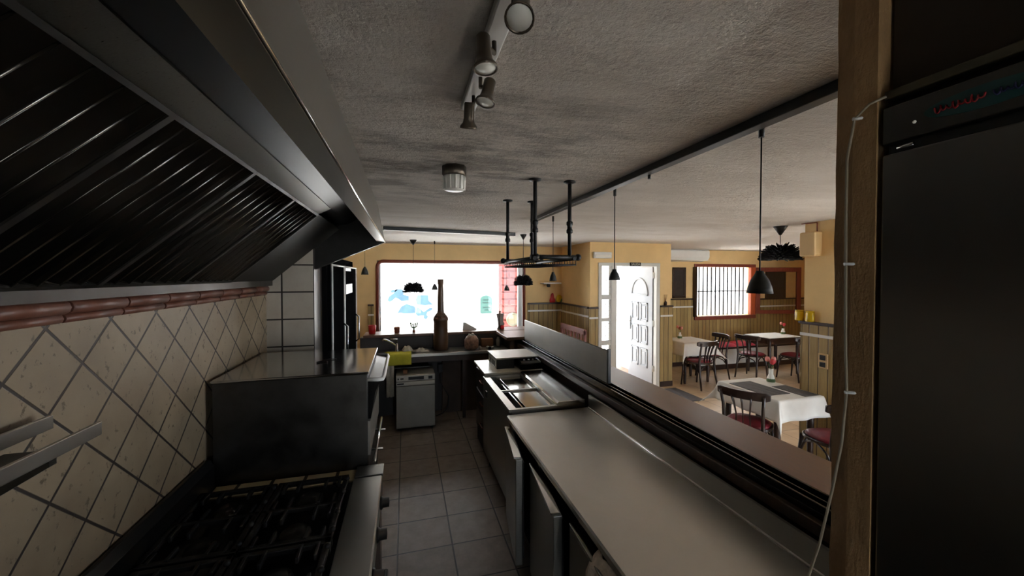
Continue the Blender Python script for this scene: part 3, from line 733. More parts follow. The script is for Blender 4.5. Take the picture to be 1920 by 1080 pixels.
# ------------------------------------------------------------------ black drinks cabinet behind the pier
dc = thing('drinks_cabinet', 'tall black drinks cabinet with white edged glass doors by the tiled pier', 'cabinet', (-0.9, 4.3, 0))
B(-1.28, -0.625, 3.46, 5.10, 0, 2.12).build('body', cabm, dc, bevel=0.005)
for y0_, y1_ in ((3.48, 4.13), (4.17, 5.08)):
    dpan = B(-0.625, -0.590, y0_, y1_, 0.35, 2.05).build('door', cabm, dc)
    m = MB()
    for ya in (y0_, y1_): m.tube([(-0.588, ya, 0.35), (-0.588, ya, 2.05)], 0.009, 6)
    m.tube([(-0.588, y0_, 0.36), (-0.588, y1_, 0.36)], 0.009, 6); m.tube([(-0.588, y0_, 2.04), (-0.588, y1_, 2.04)], 0.009, 6)
    m.build('door_edge', white, dpan)
    MB().tube([(-0.588, y1_ - 0.05, 1.15), (-0.55, y1_ - 0.05, 1.18), (-0.55, y1_ - 0.05, 1.45), (-0.588, y1_ - 0.05, 1.48)], 0.009, 6).build('handle', chrome, dpan)
B(-0.592, -0.585, 4.25, 4.72, 1.76, 1.86).build('label_strip', white, dc)
B(-0.592, -0.585, 4.22, 4.60, 2.0, 2.03).build('label_strip', white, dc)

# ------------------------------------------------------------------ refrigerated worktop (right, near)
wt = thing('steel_worktop', 'long stainless worktop over a refrigerated counter with its doors ajar', 'counter', (1.1, 1.7, 0))
WX0, WX1, WY0, WY1 = 0.745, 1.42, 0.56, 2.83
m = MB().prism([(WX0, 0.845), (WX0, 0.872), (WX0 + 0.008, 0.88), (WX1, 0.88), (WX1, 0.845)], 'y', WY0, WY1); m.build('top', steel_top, wt, bevel=0.003)
MB().prism([(WX1 - 0.004, 0.845), (WX1 - 0.004, 0.884), (WX1 + 0.004, 0.89), (WX1 + 0.004, 0.985), (WX1 + 0.02, 0.985), (WX1 + 0.02, 0.845)], 'y', WY0, WY1 - 0.015).build('upstand', steel_top, wt)
MB().tube([(WX1 - 0.002, WY0, 0.884), (WX1 - 0.002, WY1 - 0.015, 0.884)], 0.003, 6).build('seam', chrome, wt)
m = MB(); m.box(0.80, WX1, WY0 + 0.01, WY1 - 0.01, 0.10, 0.14); m.box(1.38, WX1, WY0 + 0.01, WY1 - 0.01, 0.10, 0.845); m.box(0.80, WX1, WY0 + 0.01, WY0 + 0.03, 0.1, 0.845); m.box(0.80, WX1, WY1 - 0.03, WY1 - 0.01, 0.1, 0.845)
for y_ in (1.10, 1.66, 2.25): m.box(0.80, WX1, y_ - 0.02, y_ + 0.02, 0.10, 0.845)
m.build('carcass', steel_dk, wt)
feet(wt, (0.86, 1.36), (WY0 + 0.08, WY1 - 0.08), 0.105, 0.022)
def fdoor(yh, L, ang, zt=0.80):
    """door hinged at its far end yh, swung towards the aisle"""
    Md = Matrix.Translation((0.775, yh, 0)) @ Matrix.Rotation(R(ang), 4, 'Z')
    d = MB().box(-0.045, 0.0, -L, 0, 0.13, zt, Md).build('door', steel, wt, bevel=0.004)
    MB().box(-0.055, -0.008, -L + 0.01, -0.02, zt, zt + 0.012, Md).build('door_top_grip', steel_pol, d, bevel=0.002)
    MB().box(0.0, 0.012, -L + 0.02, -0.02, 0.16, zt - 0.03, Md).build('gasket', blackm, d)
fdoor(2.80, 0.53, -8); fdoor(2.215, 0.53, -6); fdoor(1.63, 0.52, -2.5); fdoor(1.07, 0.48, 0)
# striped cloth hanging over the third door
tw = MB()
def towel_fn(u, v):
    y_ = 1.20 + 0.20 * u; s = v
    x_ = 0.728 - 0.018 * math.cos(u * 9) * 0.4
    if s < 0.5: q = (x_ - 0.028 - 0.01 * math.sin(u * 17) - 0.03 * (0.5 - s), y_ - 0.02 * (0.5 - s), 0.838 - (0.5 - s) * 0.62)
    else: q = (x_ + 0.024 + 0.006 * math.sin(u * 15), y_, 0.838 - (s - 0.5) * 0.10)
    return q
tw.grid(towel_fn, 16, 14)
solo(tw, 'kitchen_towel', towelm, 'beige fringed towel hanging over a door under the worktop', 'towel', solid=0.012, sub=1)

# ------------------------------------------------------------------ cold prep counter
sp = thing('prep_counter', 'stainless cold prep counter with open pans and a raised lid beyond the worktop', 'counter', (1.1, 3.4, 0))
SY0, SY1 = 2.865, 3.905
m = MB(); m.box(0.795, 1.42, SY0, SY1, 0.12, 0.74); m.build('body', steel, sp, bevel=0.004)
B(0.775, 0.795, SY0, SY1, 0.14, 0.885).build('front_panel', steel, sp, bevel=0.003)
m = MB()
m.box(0.772, 0.835, SY0, SY1, 0.885, 0.905); m.box(1.165, 1.42, SY0, SY1, 0.885, 0.905); m.box(0.835, 1.165, SY0, SY0 + 0.028, 0.885, 0.905); m.box(0.835, 1.165, SY1 - 0.028, SY1, 0.885, 0.905); m.box(0.835, 1.165, 3.36, 3.385, 0.885, 0.905)
m.box(0.795, 0.835, SY0, SY1, 0.74, 0.885); m.box(1.165, 1.42, SY0, SY1, 0.74, 0.885); m.box(0.835, 1.165, SY0, SY0 + 0.02, 0.74, 0.885); m.box(0.835, 1.165, SY1 - 0.02, SY1, 0.74, 0.885)
m.build('rim', steel_top, sp)
for y0_, y1_ in ((SY0 + 0.03, 3.36), (3.387, SY1 - 0.03)):
    B(0.930, 1.16, y0_ + 0.004, y1_ - 0.004, 0.86, 0.89).build('pan_lid', steel_pol, sp, bevel=0.004)
    B(0.893, 0.903, y0_, y1_, 0.80, 0.897).build('pan_divider', steel_pol, sp)
    B(0.838, 0.892, y0_ + 0.002, y1_ - 0.002, 0.745, 0.76).build('dark_pan', enamel, sp)
m = MB().prism([(1.17, 0.906), (1.17, 0.925), (1.185, 0.938), (1.42, 0.938), (1.42, 0.906)], 'y', SY0 - 0.01, SY1 - 0.02); m.build('lid', steel_pol, sp, bevel=0.004)
feet(sp, (0.84, 1.36), (SY0 + 0.08, SY1 - 0.08), 0.125, 0.022)
B(0.767, 0.776, 3.70, 3.76, 0.74, 0.80).build('lock', blackm, sp)

# brown cabinet with pale marble top
mc = thing('marble_cabinet', 'dark wooden cabinet with a pale marble top behind the prep counter', 'cabinet', (1.1, 4.23, 0))
B(0.83, 1.44, 3.925, 4.55, 0.0, 0.905).build('body', dkwood, mc, bevel=0.004)
B(0.79, 1.44, 3.915, 4.56, 0.905, 0.93).build('marble_top', marble, mc, bevel=0.004)
for z0_ in (0.18, 0.42, 0.66):
    dw = B(0.812, 0.83, 3.95, 4.53, z0_, z0_ + 0.20).build('drawer', dkwood, mc, bevel=0.003)
    MB().tube([(0.812, 4.05, z0_ + 0.12), (0.79, 4.06, z0_ + 0.12), (0.79, 4.20, z0_ + 0.12), (0.812, 4.21, z0_ + 0.12)], 0.007, 6).build('pull', redwood, dw)
ap = thing('counter_appliance', 'black box shaped appliance with a pale flat top on the marble cabinet', 'appliance', (1.1, 4.27, 0.93))
B(0.955, 1.155, 4.06, 4.46, 0.93, 1.035).build('body', blackm, ap, bevel=0.004)
B(0.945, 1.43, 4.05, 4.50, 1.035, 1.052).build('top_plate', applb, ap, bevel=0.003)
B(0.946, 0.955, 4.08, 4.44, 0.94, 1.03).build('side_panel', applb, ap)
m = MB()
for k in range(5): m.box(0.942, 0.947, 4.12 + k * 0.06, 4.14 + k * 0.06, 0.955, 1.01)
m.build('vents', blackm, ap)
B(1.155, 1.43, 4.16, 4.46, 0.93, 1.035).build('rear_body', blackgl, ap, bevel=0.01)
a2 = MB(); a2.box(1.19, 1.43, 3.94, 4.135, 0.931, 1.00); a2.prism([(3.94, 1.0), (4.135, 1.0), (4.12, 1.026), (3.98, 1.02)], 'x', 1.20, 1.43)
a2t = thing('card_terminal', 'small black machine in front of the pale topped appliance', 'appliance', (1.3, 4.03, 0.93)); a2.build('body', blackgl, a2t, bevel=0.008)
m = MB()
for k in range(3): m.tube([(1.25 + k * 0.05, 4.0, 1.02), (1.25 + k * 0.05, 4.0, 1.034)], 0.012, 8)
m.build('buttons', steel, a2t)

# ------------------------------------------------------------------ bar
br = thing('bar_counter', 'long wooden bar between the kitchen worktop and the dining room', 'bar', (1.7, 3.0, 0))
BY0, BY1 = 0.53, 5.06
MB().box(1.50, 1.80, BY0, 5.95, 0, 1.02).build('bar_wall', dkwood, br)
B(1.462, 1.53, BY0, 5.06, 0.985, 1.035).build('lower_ledge', ledgewood, br, bevel=0.004)
m = MB(); m.box(1.49, 1.572, BY0, 4.98, 1.035, 1.062); m.box(1.49, 1.502, BY0, 4.98, 1.062, 1.092); m.box(1.528, 1.536, BY0, 4.98, 1.062, 1.094); m.box(1.560, 1.572, BY0, 4.98, 1.062, 1.104)
m.build('black_track', blackgl, br, bevel=0.002)
m = MB()
for k in range(9): m.lathe([(0.0, 0), (0.007, 0), (0.006, 0.005), (0, 0.006)], (1.515, 0.95 + k * 0.48, 1.062), 10)
m.build('track_screw', chrome, br)
B(1.574, 1.875, BY0, 4.92, 1.06, 1.10).build('bar_top', barwood, br, bevel=0.006)
B(1.30, 1.92, 4.925, 5.565, 1.085, 1.128).build('corner_top', barwood, br, bevel=0.006)
B(1.42, 1.86, 4.99, 5.565, 0.0, 1.085).build('corner_base', dkwood, br)
B(-0.56, 1.92, 5.57, 5.94, 1.095, 1.132).build('return_top', barwood, br, bevel=0.006)
B(-0.60, 1.49, 5.60, 5.72, 0.0, 1.095).build('return_wall', sinkback, br)
B(1.53, 1.548, 0.6, 4.9, 0.0, 0.0 + 0.01).build('kick_strip', blackm, br)
gs = thing('bar_screen', 'grey upright screen panel standing in the track along the bar', 'screen', (1.55, 3.8, 1.094))
B(1.540, 1.556, 2.72, 4.92, 1.096, 1.352).build('panel', greyscr, gs, bevel=0.002)
B(1.534, 1.562, 2.700, 2.724, 1.095, 1.372).build('end_post', blackm, gs, bevel=0.004)
MB().tube([(1.548, 2.72, 1.354), (1.548, 4.92, 1.354)], 0.005, 6).build('top_edge', steel, gs)

# ------------------------------------------------------------------ sink run at the back
sk = thing('sink_counter', 'stainless sink counter along the far end of the kitchen', 'sink', (0.4, 5.4, 0))
B(-0.60, 1.40, 5.20, 5.595, 0.875, 0.915).build('drainer', steel_top, sk, bevel=0.004)
m = MB(); m.box(-0.2, 0.3, 5.25, 5.52, 0.725, 0.74); m.build('basin_floor', steel_dk, sk)
B(-0.60, 1.40, 5.21, 5.24, 0.80, 0.875).build('apron', ledgewood, sk)
B(-0.60, 1.44, 5.585, 5.599, 0.915, 1.09).build('back_panel', sinkback, sk)
for x_ in (-0.55, 0.75, 1.36): B(x_, x_ + 0.04, 5.22, 5.26, 0, 0.80).build('support', dkwood, sk)
B(0.50, 1.40, 5.50, 5.585, 0.0, 0.80).build('back_board', underwall, sk)
fa = thing('lever_tap', 'chrome lever tap at the left of the sink', 'tap', (-0.12, 5.42, 0.915))
MB().lathe([(0.03, 0), (0.03, 0.02), (0.02, 0.03), (0.02, 0.10), (0.012, 0.12)], (-0.115, 5.42, 0.915), 14).build('base', chrome, fa)
MB().tube([(-0.11, 5.42, 1.0), (-0.18, 5.40, 1.05), (-0.24, 5.38, 1.09), (-0.28, 5.37, 1.10), (-0.295, 5.37, 1.085)], 0.011, 8).build('spout', chrome, fa)
MB().tube([(-0.115, 5.42, 1.03), (-0.11, 5.42, 1.09), (-0.20, 5.40, 1.095)], 0.008, 8).build('lever', chrome, fa)
def heap(name, label, c, sx, sy, sz, mt, seed, cat='cloth'):
    rnd = random.Random(seed); ph = [rnd.uniform(0, 6) for _ in range(6)]
    m = MB()
    def fn(u, v):
        th = 2 * math.pi * u; rr = v
        k = 1 + 0.22 * math.sin(3 * th + ph[0]) + 0.12 * math.sin(7 * th + ph[1])
        z = sz * (1 - rr ** 4) * (0.75 + 0.25 * math.sin(3 * th + ph[2] + 5 * rr) * rr + 0.2 * math.sin(9 * rr + ph[3])) + 0.005
        return (c[0] + sx * rr * k * math.cos(th), c[1] + sy * rr * k * math.sin(th), c[2] + max(0.004, z))
    m.grid(fn, 28, 8)
    return solo(m, name, mt, label, cat, solid=0.006)
heap('wash_cloth', 'white rag heaped beside the tap on the drainer', (0.02, 5.40, 0.916), 0.075, 0.06, 0.075, rag, 3)
heap('wash_cloth', 'grey rag heaped right of the white rag on the drainer', (0.20, 5.33, 0.916), 0.095, 0.06, 0.05, rag, 5)
# yellow cloth folded over the sink edge
m = MB()
def ycl(u, v):
    x_ = -0.27 + 0.34 * u
    s = v * 0.335
    w = 0.004 * math.sin(u * 14)
    if s < 0.20: return (x_ + 0.02 * (0.2 - s), 5.395 - s, 0.9235 + 0.002 * math.sin(u * 9 + s * 20))
    t = s - 0.20
    return (x_ * 1.0, 5.188 - 0.012 * min(1, t * 30) + w - t * 0.03, 0.924 - t * 1.0)
m.grid(ycl, 16, 24)
solo(m, 'yellow_cloth', yellowc, 'yellow cloth folded over the front edge of the sink', 'cloth', solid=0.010)
tw2 = MB()
tw2.grid(lambda u, v: (-0.24 + 0.09 * u, 5.18 - 0.012 * math.sin(u * 12), 0.80 - 0.42 * v), 10, 8)
solo(tw2, 'hand_towel', rag, 'grey towel hanging below the yellow cloth', 'towel', solid=0.008)
# glass washer
dw_ = thing('glass_washer', 'small steel glass washer standing under the sink counter', 'dishwasher', (0.12, 5.18, 0))
DY = 4.96
B(-0.12, 0.36, DY + 0.02, 5.40, 0.03, 0.70).build('body', appl, dw_, bevel=0.006)
B(-0.118, 0.358, DY, DY + 0.02, 0.05, 0.565).build('door', appl, dw_, bevel=0.005)
B(-0.118, 0.358, DY - 0.008, DY + 0.02, 0.572, 0.625).build('door_grip', applb, dw_, bevel=0.006)
pnl = B(-0.118, 0.358, DY - 0.004, DY + 0.02, 0.632, 0.70).build('control_panel', applb, dw_, bevel=0.004)
m = MB(); m.box(0.03, 0.22, DY - 0.008, DY - 0.003, 0.645, 0.683); m.box(0.275, 0.325, DY - 0.008, DY - 0.003, 0.645, 0.68)
for x_ in (-0.10, -0.065, -0.045): m.box(x_, x_ + 0.016, DY - 0.008, DY - 0.003, 0.652, 0.672)
m.build('display', blackm, pnl)
B(-0.105, -0.025, DY - 0.011, DY - 0.007, 0.592, 0.608).build('badge', blackm, dw_)
feet(dw_, (-0.08, 0.32), (5.02, 5.35), 0.035, 0.02)
solo(B(-0.035, 0.02, 5.05, 5.12, 0.70, 0.745), 'small_box', cardboard, 'little brown box on top of the glass washer', 'box', bevel=0.003)
solo(MB().tube([(0.47, 5.49, 0.60), (0.47, 5.47, 0.45), (0.52, 5.45, 0.36), (0.58, 5.43, 0.25), (0.57, 5.40, 0.12), (0.50, 5.38, 0.04), (0.40, 5.36, 0.012)], 0.007, 6), 'power_cord', blackm, 'black cord looping on the wall beside the glass washer', 'cord')
solo(B(0.44, 0.50, 5.47, 5.50, 0.58, 0.70), 'wall_socket', blackm, 'dark socket box above the cord under the sink', 'socket', bevel=0.004)
# tall bottle-shaped column on the drainer
bt = thing('bottle_column', 'tall brown bottle shaped column standing on the sink counter', 'bottle', (0.475, 5.45, 0.915))
bp = [(0.0, 0.0), (0.098, 0.0), (0.104, 0.01), (0.104, 0.19), (0.098, 0.20), (0.098, 0.40), (0.106, 0.41), (0.106, 0.44), (0.095, 0.46), (0.072, 0.495), (0.050, 0.52), (0.045, 0.55), (0.043, 0.70), (0.037, 0.86), (0.036, 0.915), (0.041, 0.92), (0.041, 0.985), (0.0, 0.987)]
MB().lathe(bp[:9], (0.475, 5.45, 0.915), 26).build('body', brownglaze, bt)
MB().lathe(bp[8:], (0.475, 5.45, 0.915), 26).build('neck', brownglaze, bt)
m = MB()
for k in range(12):
    a = 2 * math.pi * k / 12; m.ball((0.475 + 0.092 * math.cos(a), 5.45 + 0.092 * math.sin(a), 1.365), 0.012, 8)
m.build('collar', redwood, bt)
# things by the sink, right
jr = thing('patterned_jar', 'round glass jar full of brown and white pieces on the sink counter', 'jar', (0.89, 5.33, 0.915))
MB().lathe([(0.0, 0), (0.06, 0), (0.095, 0.03), (0.102, 0.08), (0.098, 0.14), (0.07, 0.185), (0.05, 0.20)], (0.89, 5.33, 0.916), 24).build('body', bagm, jr)
m = MB()
for k in range(7):
    a = k * 0.9; m.ball((0.89 + 0.03 * math.cos(a), 5.33 + 0.03 * math.sin(a), 1.118 + 0.01 * math.sin(k * 2.3)), 0.017, 8)
m.build('lid_knot', rag, jr)
solo(B(1.06, 1.235, 5.47, 5.55, 0.916, 1.03), 'carton', cardboard, 'brown carton against the sink back panel', 'box', bevel=0.004)
for i, (x_, y_, r_, lb) in enumerate([(1.005, 5.29, 0.022, 'small white ball of foil right of the patterned jar'), (1.115, 5.30, 0.025, 'white cup lid in front of the brown carton'), (1.19, 5.31, 0.02, 'little white knob right of the cup lid')]):
    solo(MB().ball((x_, y_, 0.916 + r_ * 0.9), r_, 10, 0.9), 'white_oddment', rag, lb, 'oddment')
solo(MB().lathe([(0.0, 0), (0.022, 0), (0.022, 0.035), (0.012, 0.042), (0, 0.045)], (1.135, 5.25, 0.916), 12), 'bottle_cap', blackm, 'black cap standing near the brown carton', 'cap')
solo(MB().lathe([(0.0, 0), (0.03, 0), (0.034, 0.09), (0.02, 0.11), (0.02, 0.13), (0, 0.131)], (1.315, 5.50, 0.916), 14), 'spray_bottle', applb, 'pale plastic bottle in the corner under the bar top', 'bottle')
# things on the return ledge / window side
LZ = 1.132
cu = MB().lathe([(0.0, 0), (0.045, 0), (0.052, 0.12), (0.047, 0.12), (0.042, 0.008), (0, 0.008)], (-0.455, 5.74, LZ), 18)
solo(cu, 'red_tumbler', redm, 'red tumbler at the left end of the window ledge', 'cup')
pt = thing('clay_pot', 'small clay pot with dry twigs on the window ledge', 'pot', (-0.12, 5.74, LZ))
MB().lathe([(0.0, 0), (0.034, 0), (0.044, 0.075), (0.04, 0.08), (0.036, 0.07), (0.0, 0.065)], (-0.12, 5.74, LZ), 16).build('pot', clay, pt)
m = MB(); m.tube([(-0.12, 5.74, LZ + 0.06), (-0.09, 5.74, LZ + 0.095), (-0.075, 5.74, LZ + 0.105)], 0.004, 5); m.tube([(-0.12, 5.74, LZ + 0.06), (-0.15, 5.74, LZ + 0.10)], 0.003, 5); m.tube([(-0.12, 5.74, LZ + 0.06), (-0.118, 5.73, LZ + 0.10)], 0.003, 5)
m.build('twigs', redwood, pt)
ca = thing('cactus', 'small branching cactus on the window ledge', 'cactus', (0.115, 5.74, LZ))
MB().lathe([(0.0, 0), (0.018, 0), (0.022, 0.03), (0.0, 0.032)], (0.115, 5.74, LZ), 12).build('pot', clay, ca)
m = MB(); m.tube([(0.115, 5.74, LZ + 0.02), (0.116, 5.74, LZ + 0.07)], 0.011, 8)
for dx, dz in ((-0.045, 0.13), (0.05, 0.13), (-0.012, 0.115), (0.022, 0.12)):
    m.tube([(0.115, 5.74, LZ + 0.06), (0.115 + dx * 0.75, 5.74, LZ + 0.075), (0.115 + dx, 5.735, LZ + dz)], 0.0095, 8); m.ball((0.115 + dx, 5.735, LZ + dz), 0.012, 8)
m.build('stem', green, ca)
nh = MB().prism([(0.83, LZ), (0.835, LZ + 0.115), (0.875, LZ + 0.11), (1.03, LZ + 0.02), (1.04, LZ)], 'y', 5.76, 5.79)
for k in range(6):
    nh.prism([(0.85 + k * 0.027, LZ + 0.01), (0.85 + k * 0.027, LZ + 0.095 - k * 0.014), (0.856 + k * 0.027, LZ + 0.093 - k * 0.014), (0.856 + k * 0.027, LZ + 0.01)], 'y', 5.752, 5.76)
solo(nh, 'menu_holder', upvc, 'low white slanted holder on the window ledge right of the bottle column', 'holder')
bv = thing('wooden_figure', 'brown carved wooden figure with a red ball on the bar corner', 'ornament', (1.40, 5.70, LZ))
Mv = Matrix.Translation((1.40, 5.70, LZ))
MB().prism([(-0.05, 0.0), (0.05, 0.0), (0.055, 0.02), (0.045, 0.06), (0.06, 0.08), (0.035, 0.13), (0.05, 0.24), (-0.065, 0.24), (-0.045, 0.13), (-0.035, 0.06), (-0.05, 0.02)], 'y', -0.03, 0.03, Mv).build('body', brownglaze, bv, bevel=0.006)
MB().tube([(1.375, 5.68, LZ + 0.02), (1.385, 5.68, LZ + 0.285)], 0.014, 8).build('stick', brownglaze, bv)
MB().ball((1.415, 5.655, LZ + 0.034), 0.032, 14).build('ball', redm, bv)

# ------------------------------------------------------------------ post, fridge and wall by the camera
pm = MB(); N = 40
rnd = random.Random(4)
jit = [(rnd.uniform(-0.0012, 0.0012), rnd.uniform(-0.0012, 0.0012)) for _ in range(N + 1)]
P = []
for k in range(N + 1):
    z_ = CZ * k / N; j1, j2 = jit[k]
    P += [(0.740 + j2 * 0.4, 0.4475, z_), (0.737 + j2 * 0.5, 0.480 + j1 * 0.3, z_), (0.742 + j2, 0.5095 + j1, z_), (0.90, 0.52 + j1, z_), (0.90, 0.4475, z_)]
F = [(k*5 + i, k*5 + (i+1) % 5, (k+1)*5 + (i+1) % 5, (k+1)*5 + i) for k in range(N) for i in range(5)] + [(4,3,2,1,0), tuple(N*5 + i for i in range(5))]
pm.add(P, F)
struct(pm, 'wall_post', postm, 'rough brown plastered post at the end of the bar', 'post')
FX, FY0, FY1 = 0.742, -0.30, 0.443
fr = thing('upright_fridge', 'tall stainless upright fridge beside the plastered post', 'fridge', (1.1, 0.07, 0))
B(FX + 0.03, 1.45, FY0, FY1, 0.10, 2.225).build('cabinet', steel_dk, fr, bevel=0.003)
B(FX, FX + 0.03, FY0 + 0.003, FY1 - 0.002, 0.16, 2.143).build('door', mat('fridge_door_steel', (112, 110, 106), 0.33, 1, 0.08, 5, None, 0, 60, 0.05), fr, bevel=0.003)
B(FX + 0.012, FX + 0.03, FY0 + 0.004, FY1 - 0.004, 2.143, 2.160).build('door_gap', enamel, fr)
hp = B(FX, FX + 0.03, FY0 + 0.003, FY1 - 0.002, 2.160, 2.218).build('header_panel', steel_dk, fr, bevel=0.002)
ov_ = MB().prism([(0.325 + 0.064 * math.cos(R(a)), 2.189 + 0.0155 * math.sin(R(a))) for a in range(0, 360, 12)], 'x', FX - 0.002, FX + 0.001); bo = ov_.build('logo_badge', tealoval, hp)
def scrawl(y0_, y1_, n_, amp, mt, nm, rr):
    pts = []
    for k in range(n_ * 8 + 1):
        u = k / (n_ * 8.0); a = 2 * math.pi * n_ * u
        pts.append((FX - 0.003, y0_ + (y1_ - y0_) * u + 0.0014 * math.sin(a), 2.189 + amp * math.cos(a) * (0.7 + 0.3 * math.sin(a * 0.37))))
    MB().tube(pts, rr, 5).build(nm, mt, bo)
scrawl(0.376, 0.326, 8, 0.0055, redink, 'red_lettering', 0.0013)
scrawl(0.318, 0.276, 7, 0.0045, blueink, 'blue_lettering', 0.0012)
MB().ball((FX - 0.001, 0.4, 2.182), 0.0025, 8).build('indicator_lamp', frosty, hp)
MB().tube([(FX - 0.001, 0.42, 2.149), (FX - 0.001, 0.40, 2.150)], 0.003, 6).build('latch', chrome, fr)
feet(fr, (0.82, 1.38), (FY0 + 0.07, FY1 - 0.07), 0.105, 0.022)
tk = B(FX + 0.004, FX + 0.026, -0.6, FY1 - 0.001, 2.232, 2.246)
solo(tk, 'cable_trunking', oliv, 'olive cable trunking running along above the fridge', 'trunking', bevel=0.002)
struct(B(FX + 0.026, FX + 0.10, -1.6, FY1, 2.228, CZ), 'wall_above_fridge', darkwall, 'dark wall panel above the fridge', 'wall')
cbp = [(0.741, 0.436, 2.236), (0.734, 0.455, 2.231), (0.731, 0.474, 2.214), (0.730, 0.484, 2.15), (0.729, 0.4835, 2.05), (0.729, 0.4825, 1.97), (0.729, 0.481, 1.84), (0.729, 0.478, 1.75), (0.727, 0.483, 1.66), (0.727, 0.497, 1.57), (0.727, 0.517, 1.46), (0.727, 0.540, 1.37), (0.728, 0.552, 1.30), (0.735, 0.55, 1.2), (0.74, 0.545, 0.95), (0.742, 0.53, 0.6)]
cb = thing('wall_cable', 'thin grey cable clipped down the plastered post', 'cable', (0.73, 0.48, 0.6))
MB().tube(cbp, 0.0022, 8).build('cable', cableg, cb)
for i in (2, 5, 7):
    x_, y_, z_ = cbp[i]
    MB().tube([(x_ - 0.003, y_ + 0.001, z_), (x_ + 0.012, y_ - 0.008, z_)], 0.0028, 6).build('clip', white, cb)

# ------------------------------------------------------------------ ceiling fittings
# spot track
st = thing('spot_track', 'white ceiling track with four bronze spotlights', 'spotlight', (0.20, 0.9, CZ))
B(0.176, 0.222, 0.45, 1.25, CZ - 0.026, CZ).build('track', white, st, bevel=0.004)
def spot(top, face, ya):
    """arm from the track, cylinder body with a flared lamp face"""
    top, face = Vector(top), Vector(face); d = (face - top).normalized(); L_ = (face - top).length
    MB().tube([(0.198, ya, CZ - 0.026), (0.198, ya, CZ - 0.052), top + d * 0.018], 0.0055, 8).build('arm', bronze, st)
    q = Vector((0, 0, 1)).rotation_difference(d).to_matrix()
    h = MB().lathe([(0.0, 0.0), (0.013, 0.0), (0.0155, 0.004), (0.0155, L_ * 0.62), (0.018, L_ * 0.8), (0.0255, L_ * 0.93), (0.0265, L_ * 1.02), (0.0235, L_ * 1.02), (0.0225, L_ * 0.97)], top, 20, q).build('head', bronze, st)
    MB().lathe([(0.0, L_ * 0.96), (0.0230, L_ * 0.96), (0.022, L_ * 1.0), (0.0, L_ * 1.03)], top, 20, q).build('lamp_face', frosty, h)
spot((0.205, 0.672, 2.452), (0.191, 0.640, 2.392), 0.70)
spot((0.161, 0.812, 2.46), (0.166, 0.806, 2.388), 0.865)
spot((0.216, 0.99, 2.46), (0.201, 0.985, 2.398), 1.03)
spot((0.185, 1.135, 2.462), (0.187, 1.165, 2.398), 1.14)
# ribbed emergency lamp
el = thing('ceiling_lamp', 'small ribbed white lamp with dark base on the kitchen ceiling', 'ceiling light', (0.245, 1.99, CZ - 0.12))
MB().lathe([(0.0, 0), (0.062, 0), (0.062, -0.045), (0.055, -0.05), (0.0, -0.05)], (0.245, 1.99, CZ), 8).build('base', bronze, el)
rp = MB(); n = 16
rp.lathe([(0.054, 0), (0.052, -0.06), (0.047, -0.072), (0.0, -0.074)], (0.245, 1.99, CZ - 0.05), 16)
for k in range(12):
    a = 2 * math.pi * k / 12
    rp.tube([(0.245 + 0.055 * math.cos(a), 1.99 + 0.055 * math.sin(a), CZ - 0.052), (0.245 + 0.051 * math.cos(a), 1.99 + 0.051 * math.sin(a), CZ - 0.118)], 0.006, 6)
rp.build('ribbed_glass', frosty, el)
# pendant rail along the bar
pr = thing('pendant_rail', 'long dark metal rail on the ceiling above the bar', 'rail', (1.22, 2.1, CZ))
B(1.185, 1.235, 0.545, 3.60, CZ - 0.035, CZ).build('bar', blackm, pr, bevel=0.003)
B(1.236, 1.256, 0.545, 3.60, CZ - 0.024, CZ).build('conduit', white, pr, bevel=0.003)
for y_ in (1.75, 2.75): MB().tube([(1.23, y_, CZ - 0.055), (1.23, y_, CZ - 0.03)], 0.008, 8).build('stub', blackm, pr)
def pendant(x, y, zt, zb, r, label, ztop=CZ - 0.035, group=None):
    t = thing('pendant_lamp', label, 'pendant lamp', (x, y, zb), group)
    h = zt - zb
    MB().tube([(x, y, ztop), (x, y, ztop - 0.05)], 0.010, 8).build('ceiling_plug', blackm, t)
    MB().tube([(x, y, ztop - 0.03), (x, y, zt)], 0.0028, 6).build('cord', blackm, t)
    MB().lathe([(0.006, h), (0.012, h * 1.0), (r * 0.38, h * 0.86), (r * 0.68, h * 0.60), (r * 0.9, h * 0.28), (r, 0.0), (r * 0.95, 0.0), (r * 0.64, h * 0.56), (r * 0.3, h * 0.80), (0.0, h * 0.84)], (x, y, zb), 24).build('shade', shade, t)
    return t
pendant(1.268, 1.128, 1.968, 1.885, 0.043, 'grey cone pendant lamp nearest the camera over the bar', CZ)
pendant(1.293, 2.20, 1.992, 1.922, 0.037, 'grey cone pendant lamp over the bar in front of the entrance door', CZ)
pendant(1.343, 3.39, 1.985, 1.900, 0.035, 'grey cone pendant lamp over the bar just beyond the hanging rack', CZ)
pendant(1.629, 6.2, 1.79, 1.701, 0.045, 'tiny dark pendant lamp in front of the red street door', CZ)
pendant(-0.59, 6.2, 2.087, 1.966, 0.055, 'dark pendant lamp left of the street window', CZ)
pendant(0.455, 6.3, 1.82, 1.72, 0.05, 'dark pendant lamp half hidden by the bottle column', CZ)
